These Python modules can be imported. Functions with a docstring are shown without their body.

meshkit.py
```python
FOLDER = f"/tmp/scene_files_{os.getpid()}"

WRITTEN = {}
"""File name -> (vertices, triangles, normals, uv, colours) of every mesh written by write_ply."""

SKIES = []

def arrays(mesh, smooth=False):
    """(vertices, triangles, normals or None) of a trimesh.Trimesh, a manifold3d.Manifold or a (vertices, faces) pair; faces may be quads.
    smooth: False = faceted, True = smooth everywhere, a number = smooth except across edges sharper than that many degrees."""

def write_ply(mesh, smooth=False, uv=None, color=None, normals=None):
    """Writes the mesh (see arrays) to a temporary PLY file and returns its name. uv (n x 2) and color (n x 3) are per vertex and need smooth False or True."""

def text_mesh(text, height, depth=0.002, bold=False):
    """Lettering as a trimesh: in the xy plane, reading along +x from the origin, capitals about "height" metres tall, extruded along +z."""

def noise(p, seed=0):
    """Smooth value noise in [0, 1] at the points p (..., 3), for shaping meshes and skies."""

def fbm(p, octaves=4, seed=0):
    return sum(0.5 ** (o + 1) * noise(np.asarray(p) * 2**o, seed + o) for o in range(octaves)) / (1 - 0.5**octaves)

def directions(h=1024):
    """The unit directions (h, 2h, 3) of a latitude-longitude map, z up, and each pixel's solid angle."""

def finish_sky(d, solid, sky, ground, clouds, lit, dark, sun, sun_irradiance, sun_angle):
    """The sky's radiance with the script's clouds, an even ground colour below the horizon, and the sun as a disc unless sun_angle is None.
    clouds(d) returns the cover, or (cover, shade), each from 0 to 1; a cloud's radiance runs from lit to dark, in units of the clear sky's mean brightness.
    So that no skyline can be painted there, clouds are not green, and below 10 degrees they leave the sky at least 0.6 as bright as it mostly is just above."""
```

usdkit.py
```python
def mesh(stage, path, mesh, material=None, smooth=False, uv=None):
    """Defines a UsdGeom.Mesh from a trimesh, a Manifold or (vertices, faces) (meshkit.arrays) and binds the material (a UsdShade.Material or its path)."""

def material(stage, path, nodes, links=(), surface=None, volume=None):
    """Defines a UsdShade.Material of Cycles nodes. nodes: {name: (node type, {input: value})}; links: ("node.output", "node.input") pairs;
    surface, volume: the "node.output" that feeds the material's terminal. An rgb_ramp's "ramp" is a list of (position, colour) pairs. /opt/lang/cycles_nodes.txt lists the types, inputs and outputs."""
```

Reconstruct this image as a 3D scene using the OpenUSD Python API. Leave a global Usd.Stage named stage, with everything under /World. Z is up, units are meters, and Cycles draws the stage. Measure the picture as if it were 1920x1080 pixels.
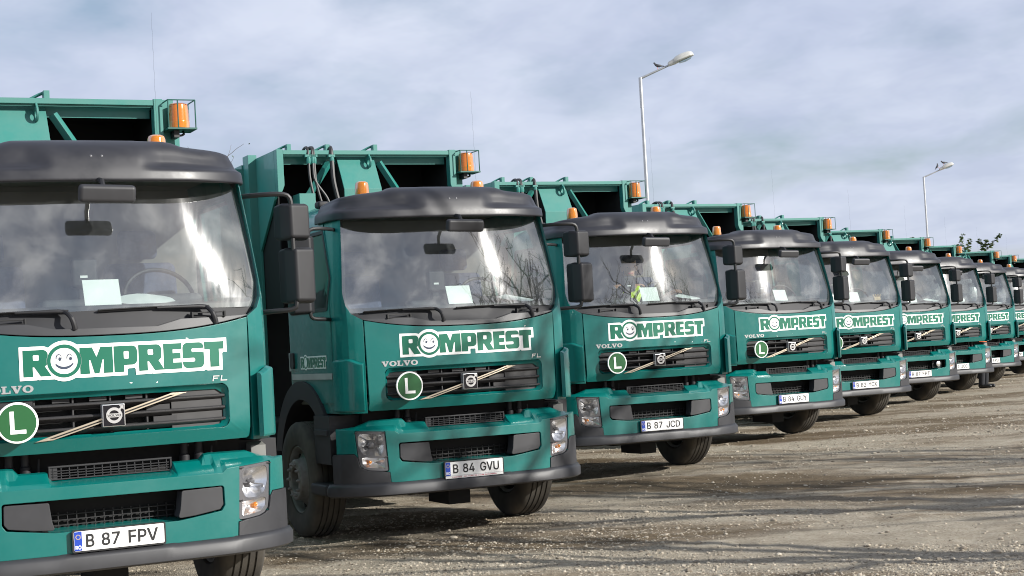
import math, random
import numpy as np, trimesh, usdkit, meshkit
import manifold3d as m3
from manifold3d import Manifold, CrossSection
from scipy.interpolate import PchipInterpolator
from shapely.geometry import Polygon, Point, LineString, box as sbox
from shapely import affinity
from shapely.ops import unary_union
from pxr import Usd, UsdGeom, UsdLux, UsdShade, Gf, Sdf, Vt

random.seed(7); rng = np.random.default_rng(7)
stage = Usd.Stage.CreateInMemory()
UsdGeom.SetStageUpAxis(stage, 'Z'); UsdGeom.SetStageMetersPerUnit(stage, 1.0)
UsdGeom.Xform.Define(stage, '/World'); UsdGeom.Scope.Define(stage, '/World/Looks')

# ---------------------------------------------------------------- camera, sky, sun, exposure
F_PX, PITCH, ROLL, EYE = 2972.9, 0.0365, -0.0558, 1.539
SUN = np.array([0.827, -0.390, 0.425]); SUN /= np.linalg.norm(SUN)
SUN_ELEV = math.asin(SUN[2]); SUN_ROT = math.atan2(SUN[0], SUN[1])
SKY_STRENGTH, SUN_INTENSITY, EXPOSURE = 0.080, 1.25, 0.50
CLOUD_LIT, CLOUD_DARK = (6.3, 6.8, 8.1), (4.7, 5.3, 6.95)

cam = UsdGeom.Camera.Define(stage, '/World/camera')
cam.CreateHorizontalApertureAttr(36.0); cam.CreateVerticalApertureAttr(20.25)
cam.CreateFocalLengthAttr(36.0 * F_PX / 1920.0)
cam.CreateClippingRangeAttr(Gf.Vec2f(0.1, 20000)); cam.CreateFStopAttr(0.0)
cam.CreateExposureAttr(EXPOSURE)
cp, sp, cr, sr = math.cos(PITCH), math.sin(PITCH), math.cos(ROLL), math.sin(ROLL)
c_r, c_f, c_u = np.array([1, 0, 0.]), np.array([0, cp, sp]), np.array([0, -sp, cp])
ax_x, ax_y = cr * c_r + sr * c_u, -sr * c_r + cr * c_u
cm = Gf.Matrix4d(*[float(a) for a in (*ax_x, 0, *ax_y, 0, *(-c_f), 0, 0, 0, EYE, 1)])
cam.AddTransformOp().Set(cm)

dome = UsdLux.DomeLight.Define(stage, '/World/sky')
sky_mat = usdkit.material(stage, '/World/Looks/sky', {
    'tc': ('texture_coordinate', {}),
    'sky': ('sky_texture', {'sky_type': 'single_scattering', 'sun_disc': False, 'sun_elevation': SUN_ELEV, 'sun_rotation': SUN_ROT, 'aerosol_density': 1.0}),
    'sep': ('separate_xyz', {}),
    'zc': ('math', {'math_type': 'maximum', 'value2': 0.0}), 'za': ('math', {'math_type': 'add', 'value2': 0.27}),
    'dx': ('math', {'math_type': 'divide'}), 'dy': ('math', {'math_type': 'divide'}),
    'cv': ('combine_xyz', {'z': 0.35}),
    'map': ('mapping', {'mapping_type': 'point', 'rotation': (0, 0, 0.5), 'scale': (1.35, 1.2, 1.0), 'location': (3.1, 1.7, 0)}),
    'n1': ('noise_texture', {'scale': 2.6, 'detail': 7.0, 'roughness': 0.52, 'distortion': 0.25}),
    'n2': ('noise_texture', {'scale': 6.5, 'detail': 6.0, 'roughness': 0.55, 'distortion': 0.3}),
    'n3': ('noise_texture', {'scale': 1.3, 'detail': 5.0, 'roughness': 0.5, 'distortion': 0.2}),
    'cover': ('rgb_ramp', {'ramp': [(0.29, (0.25,) * 3), (0.41, (0.66,) * 3), (0.52, (0.90,) * 3), (1.0, (0.93,) * 3)]}),
    'shade': ('rgb_ramp', {'ramp': [(0.30, CLOUD_DARK), (0.45, tuple(.62 * a + .38 * b for a, b in zip(CLOUD_DARK, CLOUD_LIT))), (0.68, CLOUD_LIT)]}),
    # clouds seen towards the sun are backlit: brighter thin parts, darker thick parts
    'dot': ('vector_math', {'math_type': 'dot_product', 'vector2': tuple(map(float, SUN))}),
    'back': ('map_range', {'from_min': 0.05, 'from_max': 0.95, 'to_min': 0.0, 'to_max': 1.0, 'clamp': True}),
    'shade_b': ('rgb_ramp', {'ramp': [(0.36, (2.7, 3.1, 4.1)), (0.50, (5.0, 5.3, 6.2)), (0.64, (12.5, 12.6, 12.8))]}),
    'mixb': ('mix', {'mix_type': 'mix'}),
    'shade2': ('rgb_ramp', {'ramp': [(0.32, (0.90, 0.91, 0.94)), (0.66, (1.07, 1.06, 1.05))]}),
    'mul': ('mix', {'mix_type': 'multiply', 'fac': 1.0}),
    'mixc': ('mix', {'mix_type': 'mix'}),
    'bg': ('background_shader', {'strength': SKY_STRENGTH}),
}, [('tc.generated', 'sep.vector'), ('sep.z', 'zc.value1'), ('zc.value', 'za.value1'), ('sep.x', 'dx.value1'), ('za.value', 'dx.value2'),
    ('sep.y', 'dy.value1'), ('za.value', 'dy.value2'), ('dx.value', 'cv.x'), ('dy.value', 'cv.y'), ('cv.vector', 'map.vector'),
    ('map.vector', 'n1.vector'), ('map.vector', 'n2.vector'), ('map.vector', 'n3.vector'), ('n1.fac', 'cover.fac'), ('n3.fac', 'shade.fac'), ('n2.fac', 'shade2.fac'),
    ('tc.generated', 'dot.vector1'), ('dot.value', 'back.value'), ('n1.fac', 'shade_b.fac'), ('back.result', 'mixb.fac'), ('shade.color', 'mixb.color1'), ('shade_b.color', 'mixb.color2'), ('mixb.color', 'mul.color1'), ('shade2.color', 'mul.color2'),
    ('cover.color', 'mixc.fac'), ('sky.color', 'mixc.color1'), ('mul.color', 'mixc.color2'), ('mixc.color', 'bg.color')], surface='bg.background')
UsdShade.MaterialBindingAPI.Apply(dome.GetPrim()).Bind(sky_mat)
dome.GetPrim().SetCustomDataByKey('kind', 'structure')
dome.GetPrim().SetCustomDataByKey('label', 'pale grey blue sky covered by thin mottled clouds')
dome.GetPrim().SetCustomDataByKey('category', 'sky')

sun = UsdLux.DistantLight.Define(stage, '/World/sun')
sun.CreateNormalizeAttr(True); sun.CreateIntensityAttr(SUN_INTENSITY); sun.CreateAngleAttr(0.5); sun.CreateColorAttr(Gf.Vec3f(1.0, 0.965, 0.905))
_z = SUN; _x = np.cross([0, 0, 1.], _z); _x /= np.linalg.norm(_x); _y = np.cross(_z, _x)
sun.AddTransformOp().Set(Gf.Matrix4d(*[float(a) for a in (*_x, 0, *_y, 0, *_z, 0, 0, 0, 30, 1)]))

# ---------------------------------------------------------------- materials
def L(name): return '/World/Looks/' + name
def pbr(name, color, rough=0.5, metal=0.0, var=0.0, scale=6.0, bump=0.0, bscale=200.0, bevel=0.0, color2=None, **extra):
    n = {'p': ('principled_bsdf', {'base_color': color, 'roughness': rough, 'metallic': metal, **extra})}
    l = []
    if var or color2 is not None:
        c2 = color2 if color2 is not None else tuple(min(1, c * (1 + var)) for c in color)
        c1 = color if color2 is not None else tuple(c * (1 - var) for c in color)
        n['tc'] = ('texture_coordinate', {}); n['nz'] = ('noise_texture', {'scale': scale, 'detail': 5.0, 'roughness': 0.6})
        n['rp'] = ('rgb_ramp', {'ramp': [(0.33, c1), (0.67, c2)]})
        l += [('tc.object', 'nz.vector'), ('nz.fac', 'rp.fac'), ('rp.color', 'p.base_color')]
    if bevel: n['bv'] = ('bevel', {'samples': 4, 'radius': bevel})
    if bump:
        n['tc2'] = ('texture_coordinate', {}); n['bn'] = ('noise_texture', {'scale': bscale, 'detail': 3.0})
        n['bm'] = ('bump', {'strength': bump, 'distance': 0.002})
        l += [('tc2.object', 'bn.vector'), ('bn.fac', 'bm.height'), ('bm.normal', 'p.normal')]
        if bevel: l.append(('bv.bevel', 'bm.normal'))
    elif bevel: l.append(('bv.bevel', 'p.normal'))
    return usdkit.material(stage, L(name), n, l, surface='p.BSDF')

def paint(name, base, dust, amount, rough, bevel=0.006, coat=0.6):
    """car paint under a thin uneven film of road dust"""
    return usdkit.material(stage, L(name), {
        'tc': ('geometry', {}), 'nz': ('noise_texture', {'scale': 2.2, 'detail': 7.0, 'roughness': 0.65}),
        'n2': ('noise_texture', {'scale': 60.0, 'detail': 3.0, 'roughness': 0.7}),
        'rp': ('rgb_ramp', {'ramp': [(0.35, (0,) * 3), (0.75, (amount,) * 3)]}),
        'r2': ('rgb_ramp', {'ramp': [(0.66, (0,) * 3), (0.78, (amount * .8,) * 3)]}),
        'ad': ('mix', {'mix_type': 'add', 'fac': 1.0}),
        'mx': ('mix', {'mix_type': 'mix', 'color1': base, 'color2': dust}),
        'rr': ('map_range', {'from_min': 0.0, 'from_max': max(amount, .01), 'to_min': rough, 'to_max': rough + 0.25}),
        'bv': ('bevel', {'samples': 4, 'radius': bevel}),
        'p': ('principled_bsdf', {'coat_weight': coat, 'coat_roughness': 0.06}),
    }, [('tc.position', 'nz.vector'), ('tc.position', 'n2.vector'), ('nz.fac', 'rp.fac'), ('n2.fac', 'r2.fac'), ('rp.color', 'ad.color1'), ('r2.color', 'ad.color2'),
        ('ad.color', 'mx.fac'), ('ad.color', 'rr.value'), ('mx.color', 'p.base_color'), ('rr.result', 'p.roughness'), ('bv.bevel', 'p.normal')], surface='p.BSDF')

M = {}
M['paint'] = paint('cab_green', (0.0002, 0.122, 0.110), (0.06, 0.13, 0.115), 0.035, 0.24, coat=0.5)
M['body'] = paint('body_green', (0.018, 0.175, 0.150), (0.2, 0.22, 0.19), 0.22, 0.42, coat=0.2)
M['grey'] = pbr('grey_plastic', (0.0265, 0.027, 0.0305), 0.5, var=0.16, scale=5, bump=0.12, bscale=350, bevel=0.006)
M['visor'] = paint('visor_plastic', (0.0135, 0.014, 0.0185), (0.105, 0.105, 0.118), 0.13, 0.36, coat=0.0)
M['black'] = pbr('black_plastic', (0.010, 0.010, 0.011), 0.5, var=0.2, bevel=0.004)
M['dark'] = pbr('dark_grey_plastic', (0.0135, 0.0138, 0.0165), 0.6, var=0.2, scale=4, bump=0.1, bscale=250, bevel=0.005)
M['grille'] = pbr('grille_plastic', (0.030, 0.0295, 0.031), 0.55, var=0.15, scale=8, bevel=0.004)
M['gloss'] = pbr('black_gloss', (0.006, 0.006, 0.010), 0.12)
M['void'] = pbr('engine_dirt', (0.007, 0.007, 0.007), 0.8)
M['rubber'] = pbr('tyre_rubber', (0.026, 0.024, 0.022), 0.85, color2=(0.075, 0.066, 0.052), scale=4, bump=0.25, bscale=120)
M['rim'] = pbr('rim_steel', (0.20, 0.20, 0.195), 0.5, 0.0, color2=(0.12, 0.11, 0.095), scale=9, bevel=0.004)
M['chrome'] = pbr('chrome_plastic', (0.88, 0.88, 0.89), 0.24, 1.0)
M['bezel'] = pbr('lamp_bezel', (0.13, 0.13, 0.14), 0.32, 0.3, bevel=0.003)
M['badge'] = pbr('badge_silver', (0.72, 0.72, 0.72), 0.28, 0.85)
M['bar'] = pbr('champagne_bar', (0.62, 0.54, 0.42), 0.30, 0.75, bevel=0.003)
M['white'] = pbr('white_film', (0.83, 0.84, 0.83), 0.35)
M['logo'] = pbr('logo_green', (0.006, 0.125, 0.075), 0.35)
M['ink'] = pbr('dark_ink', (0.035, 0.05, 0.085), 0.5)
M['plate'] = pbr('plate_white', (0.80, 0.80, 0.78), 0.4)
M['platebl'] = pbr('plate_black', (0.012, 0.012, 0.013), 0.5)
M['blue'] = pbr('plate_blue', (0.008, 0.045, 0.36), 0.4)
M['yellow'] = pbr('star_yellow', (0.75, 0.55, 0.05), 0.5)
M['red'] = pbr('print_red', (0.55, 0.05, 0.10), 0.5)
M['sign'] = pbr('sign_green', (0.012, 0.090, 0.026), 0.32, var=0.06, scale=3)
M['amber'] = pbr('amber_plastic', (0.72, 0.235, 0.010), 0.14, transmission_weight=0.35, coat_weight=0.5)
M['amber2'] = pbr('beacon_plastic', (0.72, 0.20, 0.015), 0.16, transmission_weight=0.25, coat_weight=0.5)
M['paper'] = pbr('paper', (0.78, 0.82, 0.80), 0.7)
M['mount'] = pbr('pale_bracket', (0.17, 0.17, 0.16), 0.6, var=0.1, bevel=0.01)
M['trim'] = pbr('satin_trim', (0.40, 0.41, 0.40), 0.4, 0.3, var=0.1)
M['dash'] = pbr('dashboard', (0.060, 0.062, 0.066), 0.7, var=0.1)
M['lining'] = pbr('cab_lining', (0.17, 0.16, 0.15), 0.85)
M['seat'] = pbr('seat_cloth', (0.075, 0.085, 0.14), 0.9, var=0.2, scale=30)
M['lid'] = pbr('hose_rubber', (0.018, 0.018, 0.019), 0.5)
M['steel'] = pbr('galvanised_steel', (0.46, 0.47, 0.48), 0.42, 0.55, var=0.12, scale=3)
M['lampcap'] = pbr('lamp_housing', (0.50, 0.50, 0.47), 0.5, var=0.1)
M['skin'] = pbr('skin', (0.45, 0.26, 0.18), 0.55)
M['hivis'] = pbr('hivis_yellow', (0.62, 0.86, 0.03), 0.6, var=0.08)
M['orange'] = pbr('hivis_orange', (0.86, 0.16, 0.03), 0.6)
M['cloth'] = pbr('dark_trousers', (0.012, 0.013, 0.017), 0.85)
M['shoe'] = pbr('black_shoe', (0.012, 0.012, 0.012), 0.3)
M['hair'] = pbr('dark_hair', (0.02, 0.014, 0.01), 0.6)
M['feather'] = pbr('bird_feather', (0.045, 0.048, 0.055), 0.6, var=0.5, scale=30)
M['bark'] = pbr('bark', (0.10, 0.078, 0.056), 0.9, var=0.4, scale=14)
M['leather'] = pbr('work_glove', (0.55, 0.40, 0.24), 0.8)
def schlick(f0):
    """two-sided reflectance of a thin pane: f0 + (1 - f0) * (1 - cos)^5"""
    return ({'lw': ('layer_weight', {'blend': 0.5}), 'pw': ('math', {'math_type': 'power', 'value2': 5.0}), 'f': ('math', {'math_type': 'multiply_add', 'value2': 1 - f0, 'value3': f0})},
            [('lw.facing', 'pw.value1'), ('pw.value', 'f.value1')])
fn, fl_ = schlick(0.06)
M['lens'] = usdkit.material(stage, L('lamp_lens'), {**fn,
    't': ('transparent_bsdf', {'color': (0.97, 0.97, 0.97)}), 'g': ('glossy_bsdf', {'color': (1, 1, 1), 'roughness': 0.03}), 'mx': ('mix_closure', {})},
    fl_ + [('f.value', 'mx.fac'), ('t.BSDF', 'mx.closure1'), ('g.BSDF', 'mx.closure2')], surface='mx.closure')
fn, fl_ = schlick(0.215)
M['glass'] = usdkit.material(stage, L('windscreen_glass'), {**fn,
    'tc': ('geometry', {}), 'tg': ('tangent', {'direction_type': 'radial', 'axis': 'z'}),
    'mp': ('mapping', {'scale': (2.2, 2.0, 0.8), 'rotation': (0, 0.6, 0)}),
    'nz': ('noise_texture', {'scale': 2.4, 'detail': 6.0, 'roughness': 0.6, 'distortion': 1.2}),
    'mp2': ('mapping', {'scale': (9.0, 2.0, 1.3), 'rotation': (0, 0.7, 0)}),
    'nz2': ('noise_texture', {'scale': 2.0, 'detail': 5.0, 'roughness': 0.6, 'distortion': 0.6}),
    'rp': ('rgb_ramp', {'ramp': [(0.36, (0.018,) * 3), (0.72, (0.062,) * 3)]}),
    'rg': ('rgb_ramp', {'ramp': [(0.36, (0.001,) * 3), (0.70, (0.015,) * 3)]}),
    't': ('transparent_bsdf', {'color': (0.78, 0.85, 0.83)}),
    'g': ('glossy_bsdf', {'color': (1, 1, 1), 'roughness': 0.018}),
    'g2': ('glossy_bsdf', {'color': (1, 1, 1), 'roughness': 0.135, 'anisotropy': 0.5, 'rotation': 0.06}),
    'd': ('diffuse_bsdf', {'color': (0.52, 0.55, 0.56)}),
    'm1': ('mix_closure', {}), 'm2': ('mix_closure', {}), 'm3': ('mix_closure', {}),
}, fl_ + [('tc.position', 'mp.vector'), ('mp.vector', 'nz.vector'), ('tc.position', 'mp2.vector'), ('mp2.vector', 'nz2.vector'), ('nz.fac', 'rp.fac'), ('nz2.fac', 'rg.fac'),
    ('tg.tangent', 'g2.tangent'), ('t.BSDF', 'm1.closure1'), ('d.BSDF', 'm1.closure2'), ('rp.color', 'm1.fac'),
    ('f.value', 'm2.fac'), ('m1.closure', 'm2.closure1'), ('g.BSDF', 'm2.closure2'),
    ('rg.color', 'm3.fac'), ('m2.closure', 'm3.closure1'), ('g2.BSDF', 'm3.closure2')], surface='m3.closure')
fn, fl_ = schlick(0.08)
M['side_glass'] = usdkit.material(stage, L('side_glass'), {**fn,
    't': ('transparent_bsdf', {'color': (0.62, 0.68, 0.66)}), 'g': ('glossy_bsdf', {'color': (1, 1, 1), 'roughness': 0.01}), 'mx': ('mix_closure', {})},
    fl_ + [('f.value', 'mx.fac'), ('t.BSDF', 'mx.closure1'), ('g.BSDF', 'mx.closure2')], surface='mx.closure')
M['mirror_glass'] = pbr('mirror_glass', (0.9, 0.9, 0.9), 0.02, 1.0)
M['leaf'] = usdkit.material(stage, L('leaf'), {
    'oi': ('geometry', {}), 'rp': ('rgb_ramp', {'ramp': [(0.0, (0.045, 0.075, 0.018)), (0.6, (0.10, 0.115, 0.03)), (1.0, (0.17, 0.10, 0.03))]}),
    'd': ('principled_bsdf', {'roughness': 0.6}), 't': ('translucent_bsdf', {}), 'mx': ('mix_closure', {'fac': 0.3})},
    [('oi.random_per_island', 'rp.fac'), ('rp.color', 'd.base_color'), ('rp.color', 't.color'), ('d.BSDF', 'mx.closure1'), ('t.BSDF', 'mx.closure2')], surface='mx.closure')
# gravel yard: pale crushed stone over brown dirt, dark damp patches
M['ground'] = usdkit.material(stage, L('gravel_yard'), {
    'g': ('geometry', {}),
    'big': ('noise_texture', {'scale': 0.42, 'detail': 5.0, 'roughness': 0.6, 'distortion': 0.6}),
    'mid': ('noise_texture', {'scale': 2.6, 'detail': 6.0, 'roughness': 0.7}),
    'vo': ('voronoi_texture', {'scale': 55.0, 'randomness': 1.0}),
    'vo2': ('voronoi_texture', {'scale': 130.0, 'randomness': 1.0}),
    'mp': ('mapping', {'scale': (0.55, 1.3, 1.0), 'rotation': (0, 0, 0.42)}),
    'damp': ('noise_texture', {'scale': 0.46, 'detail': 6.0, 'roughness': 0.62, 'distortion': 0.8}),
    'dr': ('rgb_ramp', {'ramp': [(0.30, (0.235, 0.195, 0.145)), (0.50, (0.385, 0.335, 0.258)), (0.66, (0.53, 0.475, 0.385))]}),
    'st': ('rgb_ramp', {'ramp': [(0.0, (0.13, 0.112, 0.088)), (0.3, (0.34, 0.296, 0.228)), (0.65, (0.47, 0.415, 0.325)), (1.0, (0.55, 0.495, 0.40))]}),
    'mf': ('rgb_ramp', {'ramp': [(0.36, (0.25,) * 3), (0.62, (0.85,) * 3)]}),
    'm1': ('mix', {'mix_type': 'mix'}),
    'dk': ('rgb_ramp', {'ramp': [(0.38, (0.42, 0.365, 0.30)), (0.45, (0.70, 0.655, 0.61)), (0.52, (1.0, 1.0, 1.0))]}),
    'm2': ('mix', {'mix_type': 'multiply', 'fac': 1.0}),
    'ha': ('math', {'math_type': 'multiply_add', 'value2': 0.5}),
    'bm': ('bump', {'strength': 1.0, 'distance': 0.016}),
    'bw': ('rgb_to_bw', {}),
    'p': ('principled_bsdf', {'roughness': 0.9, 'specular_ior_level': 0.2}),
}, [('g.position', 'big.vector'), ('g.position', 'mid.vector'), ('g.position', 'vo.vector'), ('g.position', 'vo2.vector'), ('g.position', 'mp.vector'), ('mp.vector', 'damp.vector'),
    ('big.fac', 'mf.fac'), ('mid.fac', 'dr.fac'), ('vo.color', 'bw.color'), ('bw.val', 'st.fac'), ('mf.color', 'm1.fac'), ('dr.color', 'm1.color1'), ('st.color', 'm1.color2'),
    ('damp.fac', 'dk.fac'), ('m1.color', 'm2.color1'), ('dk.color', 'm2.color2'), ('m2.color', 'p.base_color'),
    ('vo.distance', 'ha.value1'), ('vo2.distance', 'ha.value3'), ('ha.value', 'bm.height'), ('bm.normal', 'p.normal')], surface='p.BSDF')
M['stone'] = usdkit.material(stage, L('stone'), {
    'oi': ('object_info', {}), 'rp': ('rgb_ramp', {'ramp': [(0.0, (0.14, 0.115, 0.085)), (0.5, (0.36, 0.315, 0.245)), (0.9, (0.40, 0.352, 0.275)), (1.0, (0.46, 0.415, 0.335))]}),
    'p': ('principled_bsdf', {'roughness': 0.9})}, [('oi.random', 'rp.fac'), ('rp.color', 'p.base_color')], surface='p.BSDF')

# ---------------------------------------------------------------- mesh helpers
def tm(v, f): return trimesh.Trimesh(np.asarray(v, float), np.asarray(f, int), process=False)
def mtm(man):
    m = man.to_mesh(); return tm(m.vert_properties[:, :3], m.tri_verts)
def cat(*a):
    a = [x for b in a for x in (b if isinstance(b, (list, tuple)) else [b])]
    return trimesh.util.concatenate(a)
def cs_of(poly):
    cont = []
    for g in getattr(poly, 'geoms', [poly]):
        if g.is_empty or g.geom_type != 'Polygon': continue
        cont.append(np.array(g.exterior.coords)[:-1])
        cont += [np.array(i.coords)[:-1] for i in g.interiors]
    return CrossSection(cont, m3.FillRule.EvenOdd)
def panel(poly, t, res, fn, sheet=False):
    """A plate cut to the outline poly, t thick, bent by fn(s, z, d); d runs from 0 at the back to t at the front."""
    man = Manifold.extrude(cs_of(poly), t)
    if res: man = man.refine_to_length(res)
    m = man.to_mesh(); v = np.array(m.vert_properties[:, :3], float); f = np.array(m.tri_verts)
    if sheet:
        f = f[(v[f][:, :, 2] > t - 1e-6).all(1)]
        used, inv = np.unique(f, return_inverse=True); v = v[used]; f = inv.reshape(-1, 3)
    return tm(fn(v[:, 0], v[:, 1], v[:, 2]), f)
def bx(x0, x1, y0, y1, z0, z1):
    b = trimesh.creation.box((abs(x1 - x0), abs(y1 - y0), abs(z1 - z0))); b.apply_translation(((x0 + x1) / 2, (y0 + y1) / 2, (z0 + z1) / 2)); return tm(b.vertices, b.faces)
def rbx(x0, x1, y0, y1, z0, z1, r, n=12):
    pts = [Manifold.sphere(r, n).translate((x, y, z)) for x in (x0 + r, x1 - r) for y in (y0 + r, y1 - r) for z in (z0 + r, z1 - r)]
    return mtm(Manifold.batch_hull(pts))
def hull(pts): return mtm(Manifold.hull_points(np.array(pts, float)))
def smooth_path(p, n):
    p = np.array(p, float); d = np.r_[0, np.cumsum(np.linalg.norm(np.diff(p, axis=0), axis=1))]
    return PchipInterpolator(d, p)(np.linspace(0, d[-1], n))
def tube(p, r, n=8, caps=True):
    p = np.array(p, float); k = len(p); r = np.broadcast_to(r, k)
    t = np.gradient(p, axis=0); t /= np.linalg.norm(t, axis=1)[:, None]
    ref = np.array([0, 0, 1.]) if abs(t[0][2]) < .9 else np.array([1., 0, 0])
    a = np.cross(t[0], ref); a /= np.linalg.norm(a); rows = []
    for i in range(k):
        a = a - t[i] * (a @ t[i]); a /= np.linalg.norm(a); b = np.cross(t[i], a)
        th = np.linspace(0, 2 * np.pi, n, endpoint=False)
        rows.append(p[i] + r[i] * (np.cos(th)[:, None] * a + np.sin(th)[:, None] * b))
    v = np.vstack(rows); f = []
    for i in range(k - 1):
        for j in range(n):
            q = (j + 1) % n; f += [[i * n + j, i * n + q, (i + 1) * n + q], [i * n + j, (i + 1) * n + q, (i + 1) * n + j]]
    if caps:
        v = np.vstack([v, p[0], p[-1]]); c0, c1 = k * n, k * n + 1
        f += [[c0, (j + 1) % n, j] for j in range(n)] + [[c1, (k - 1) * n + j, (k - 1) * n + (j + 1) % n] for j in range(n)]
    return tm(v, f)
def loft(rows, flip=False):
    a = np.array(rows, float); n, m = a.shape[:2]; f = []
    for i in range(n - 1):
        for j in range(m - 1):
            p, q, r, s = i * m + j, i * m + j + 1, (i + 1) * m + j + 1, (i + 1) * m + j
            f += [[p, q, r], [p, r, s]]
    f = np.array(f); return tm(a.reshape(-1, 3), f[:, ::-1] if flip else f)
def revolve(prof, n=40, axis='z', at=(0, 0, 0)):
    m = trimesh.creation.revolve(np.array(prof, float), sections=n); v = np.array(m.vertices)
    if axis == 'x': v = v[:, [2, 0, 1]]
    elif axis == '-x': v = np.c_[-v[:, 2], -v[:, 0], v[:, 1]]
    elif axis == '-y': v = np.c_[v[:, 0], -v[:, 2], v[:, 1]]
    elif axis == 'y': v = np.c_[-v[:, 0], v[:, 2], v[:, 1]]
    return tm(v + np.array(at), m.faces)
def sst(a, b, x):
    t = np.clip((np.asarray(x, float) - a) / (b - a), 0, 1); return t * t * (3 - 2 * t)
def mirx(m):
    v = np.array(m.vertices); v[:, 0] *= -1; return tm(v, np.array(m.faces)[:, ::-1])
def rot(m, ang, axis, at=(0, 0, 0)):
    m = m.copy(); m.apply_transform(trimesh.transformations.rotation_matrix(ang, axis, at)); return tm(m.vertices, m.faces)
def move(m, d): return tm(np.array(m.vertices) + np.array(d), m.faces)
def text(s, h, bold=True):
    t = meshkit.text_mesh(s, h, 0.0012, bold); return tm(t.vertices, t.faces)

# ---------------------------------------------------------------- naming, tags
used = {}
def numbered(parent, name):
    k = used.get((parent, name), 0); used[(parent, name)] = k + 1
    return f'{parent}/{name}' + (f'_{k:03d}' if k else '')
def tag(p, label=None, cat_=None, group=None, kind=None):
    for k, v in (('label', label), ('category', cat_), ('group', group), ('kind', kind)):
        if v: p.SetCustomDataByKey(k, v)
    return p
def put(parent, name, mesh, mat, smooth=30, label=None):
    """One part: a Mesh prim under parent (a path); returns its path."""
    path = numbered(parent, name)
    p = usdkit.mesh(stage, path, mesh, M[mat] if isinstance(mat, str) else mat, smooth)
    if label: tag(p.GetPrim(), label)
    return path
def thing(name, label, cat_, loc=(0, 0, 0), rz=0.0, group=None):
    path = numbered('/World', name); x = UsdGeom.Xform.Define(stage, path)
    x.AddTranslateOp().Set(Gf.Vec3d(*map(float, loc))); x.AddRotateZOp().Set(math.degrees(rz))
    tag(x.GetPrim(), label, cat_, group); return path

# ---------------------------------------------------------------- letters of the company sign (unit height)
def rr(x0, y0, x1, y1, r): return sbox(x0 + r, y0 + r, x1 - r, y1 - r).buffer(r, quad_segs=6)
def glyph(c):
    if c == 'R':
        g = unary_union([sbox(0, 0, .34, 1), rr(.05, .36, .90, 1, .20), Polygon([(.34, .5), (.70, .5), (1.0, 0), (.62, 0), (.36, .42)])])
        return g.difference(rr(.36, .60, .58, .82, .05))
    if c == 'M':
        g = sbox(0, 0, 1.26, 1).difference(Polygon([(.47, 1.01), (.80, 1.01), (.635, .62)]))
        return g.difference(Polygon([(.36, -.01), (.345, .52), (.40, .52), (.545, -.01)])).difference(Polygon([(.90, -.01), (.915, .52), (.86, .52), (.72, -.01)]))
    if c == 'P':
        return unary_union([sbox(0, 0, .37, 1), rr(.03, .26, .90, 1, .2)]).difference(rr(.38, .50, .58, .80, .05))
    if c == 'E':
        return sbox(0, 0, .74, 1).difference(sbox(.38, .62, .8, .77)).difference(sbox(.38, .25, .8, .40)).difference(sbox(.70, .4, .8, .62))
    if c == 'S':
        g = rr(0, 0, .86, 1, .2).difference(rr(.36, .62, 1.0, .77, .06)).difference(rr(-.2, .25, .50, .40, .06))
        return g.difference(sbox(.8, .60, .9, .66))
    if c == 'T':
        return unary_union([sbox(0, .70, .80, 1), sbox(.22, 0, .60, 1)])
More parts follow.
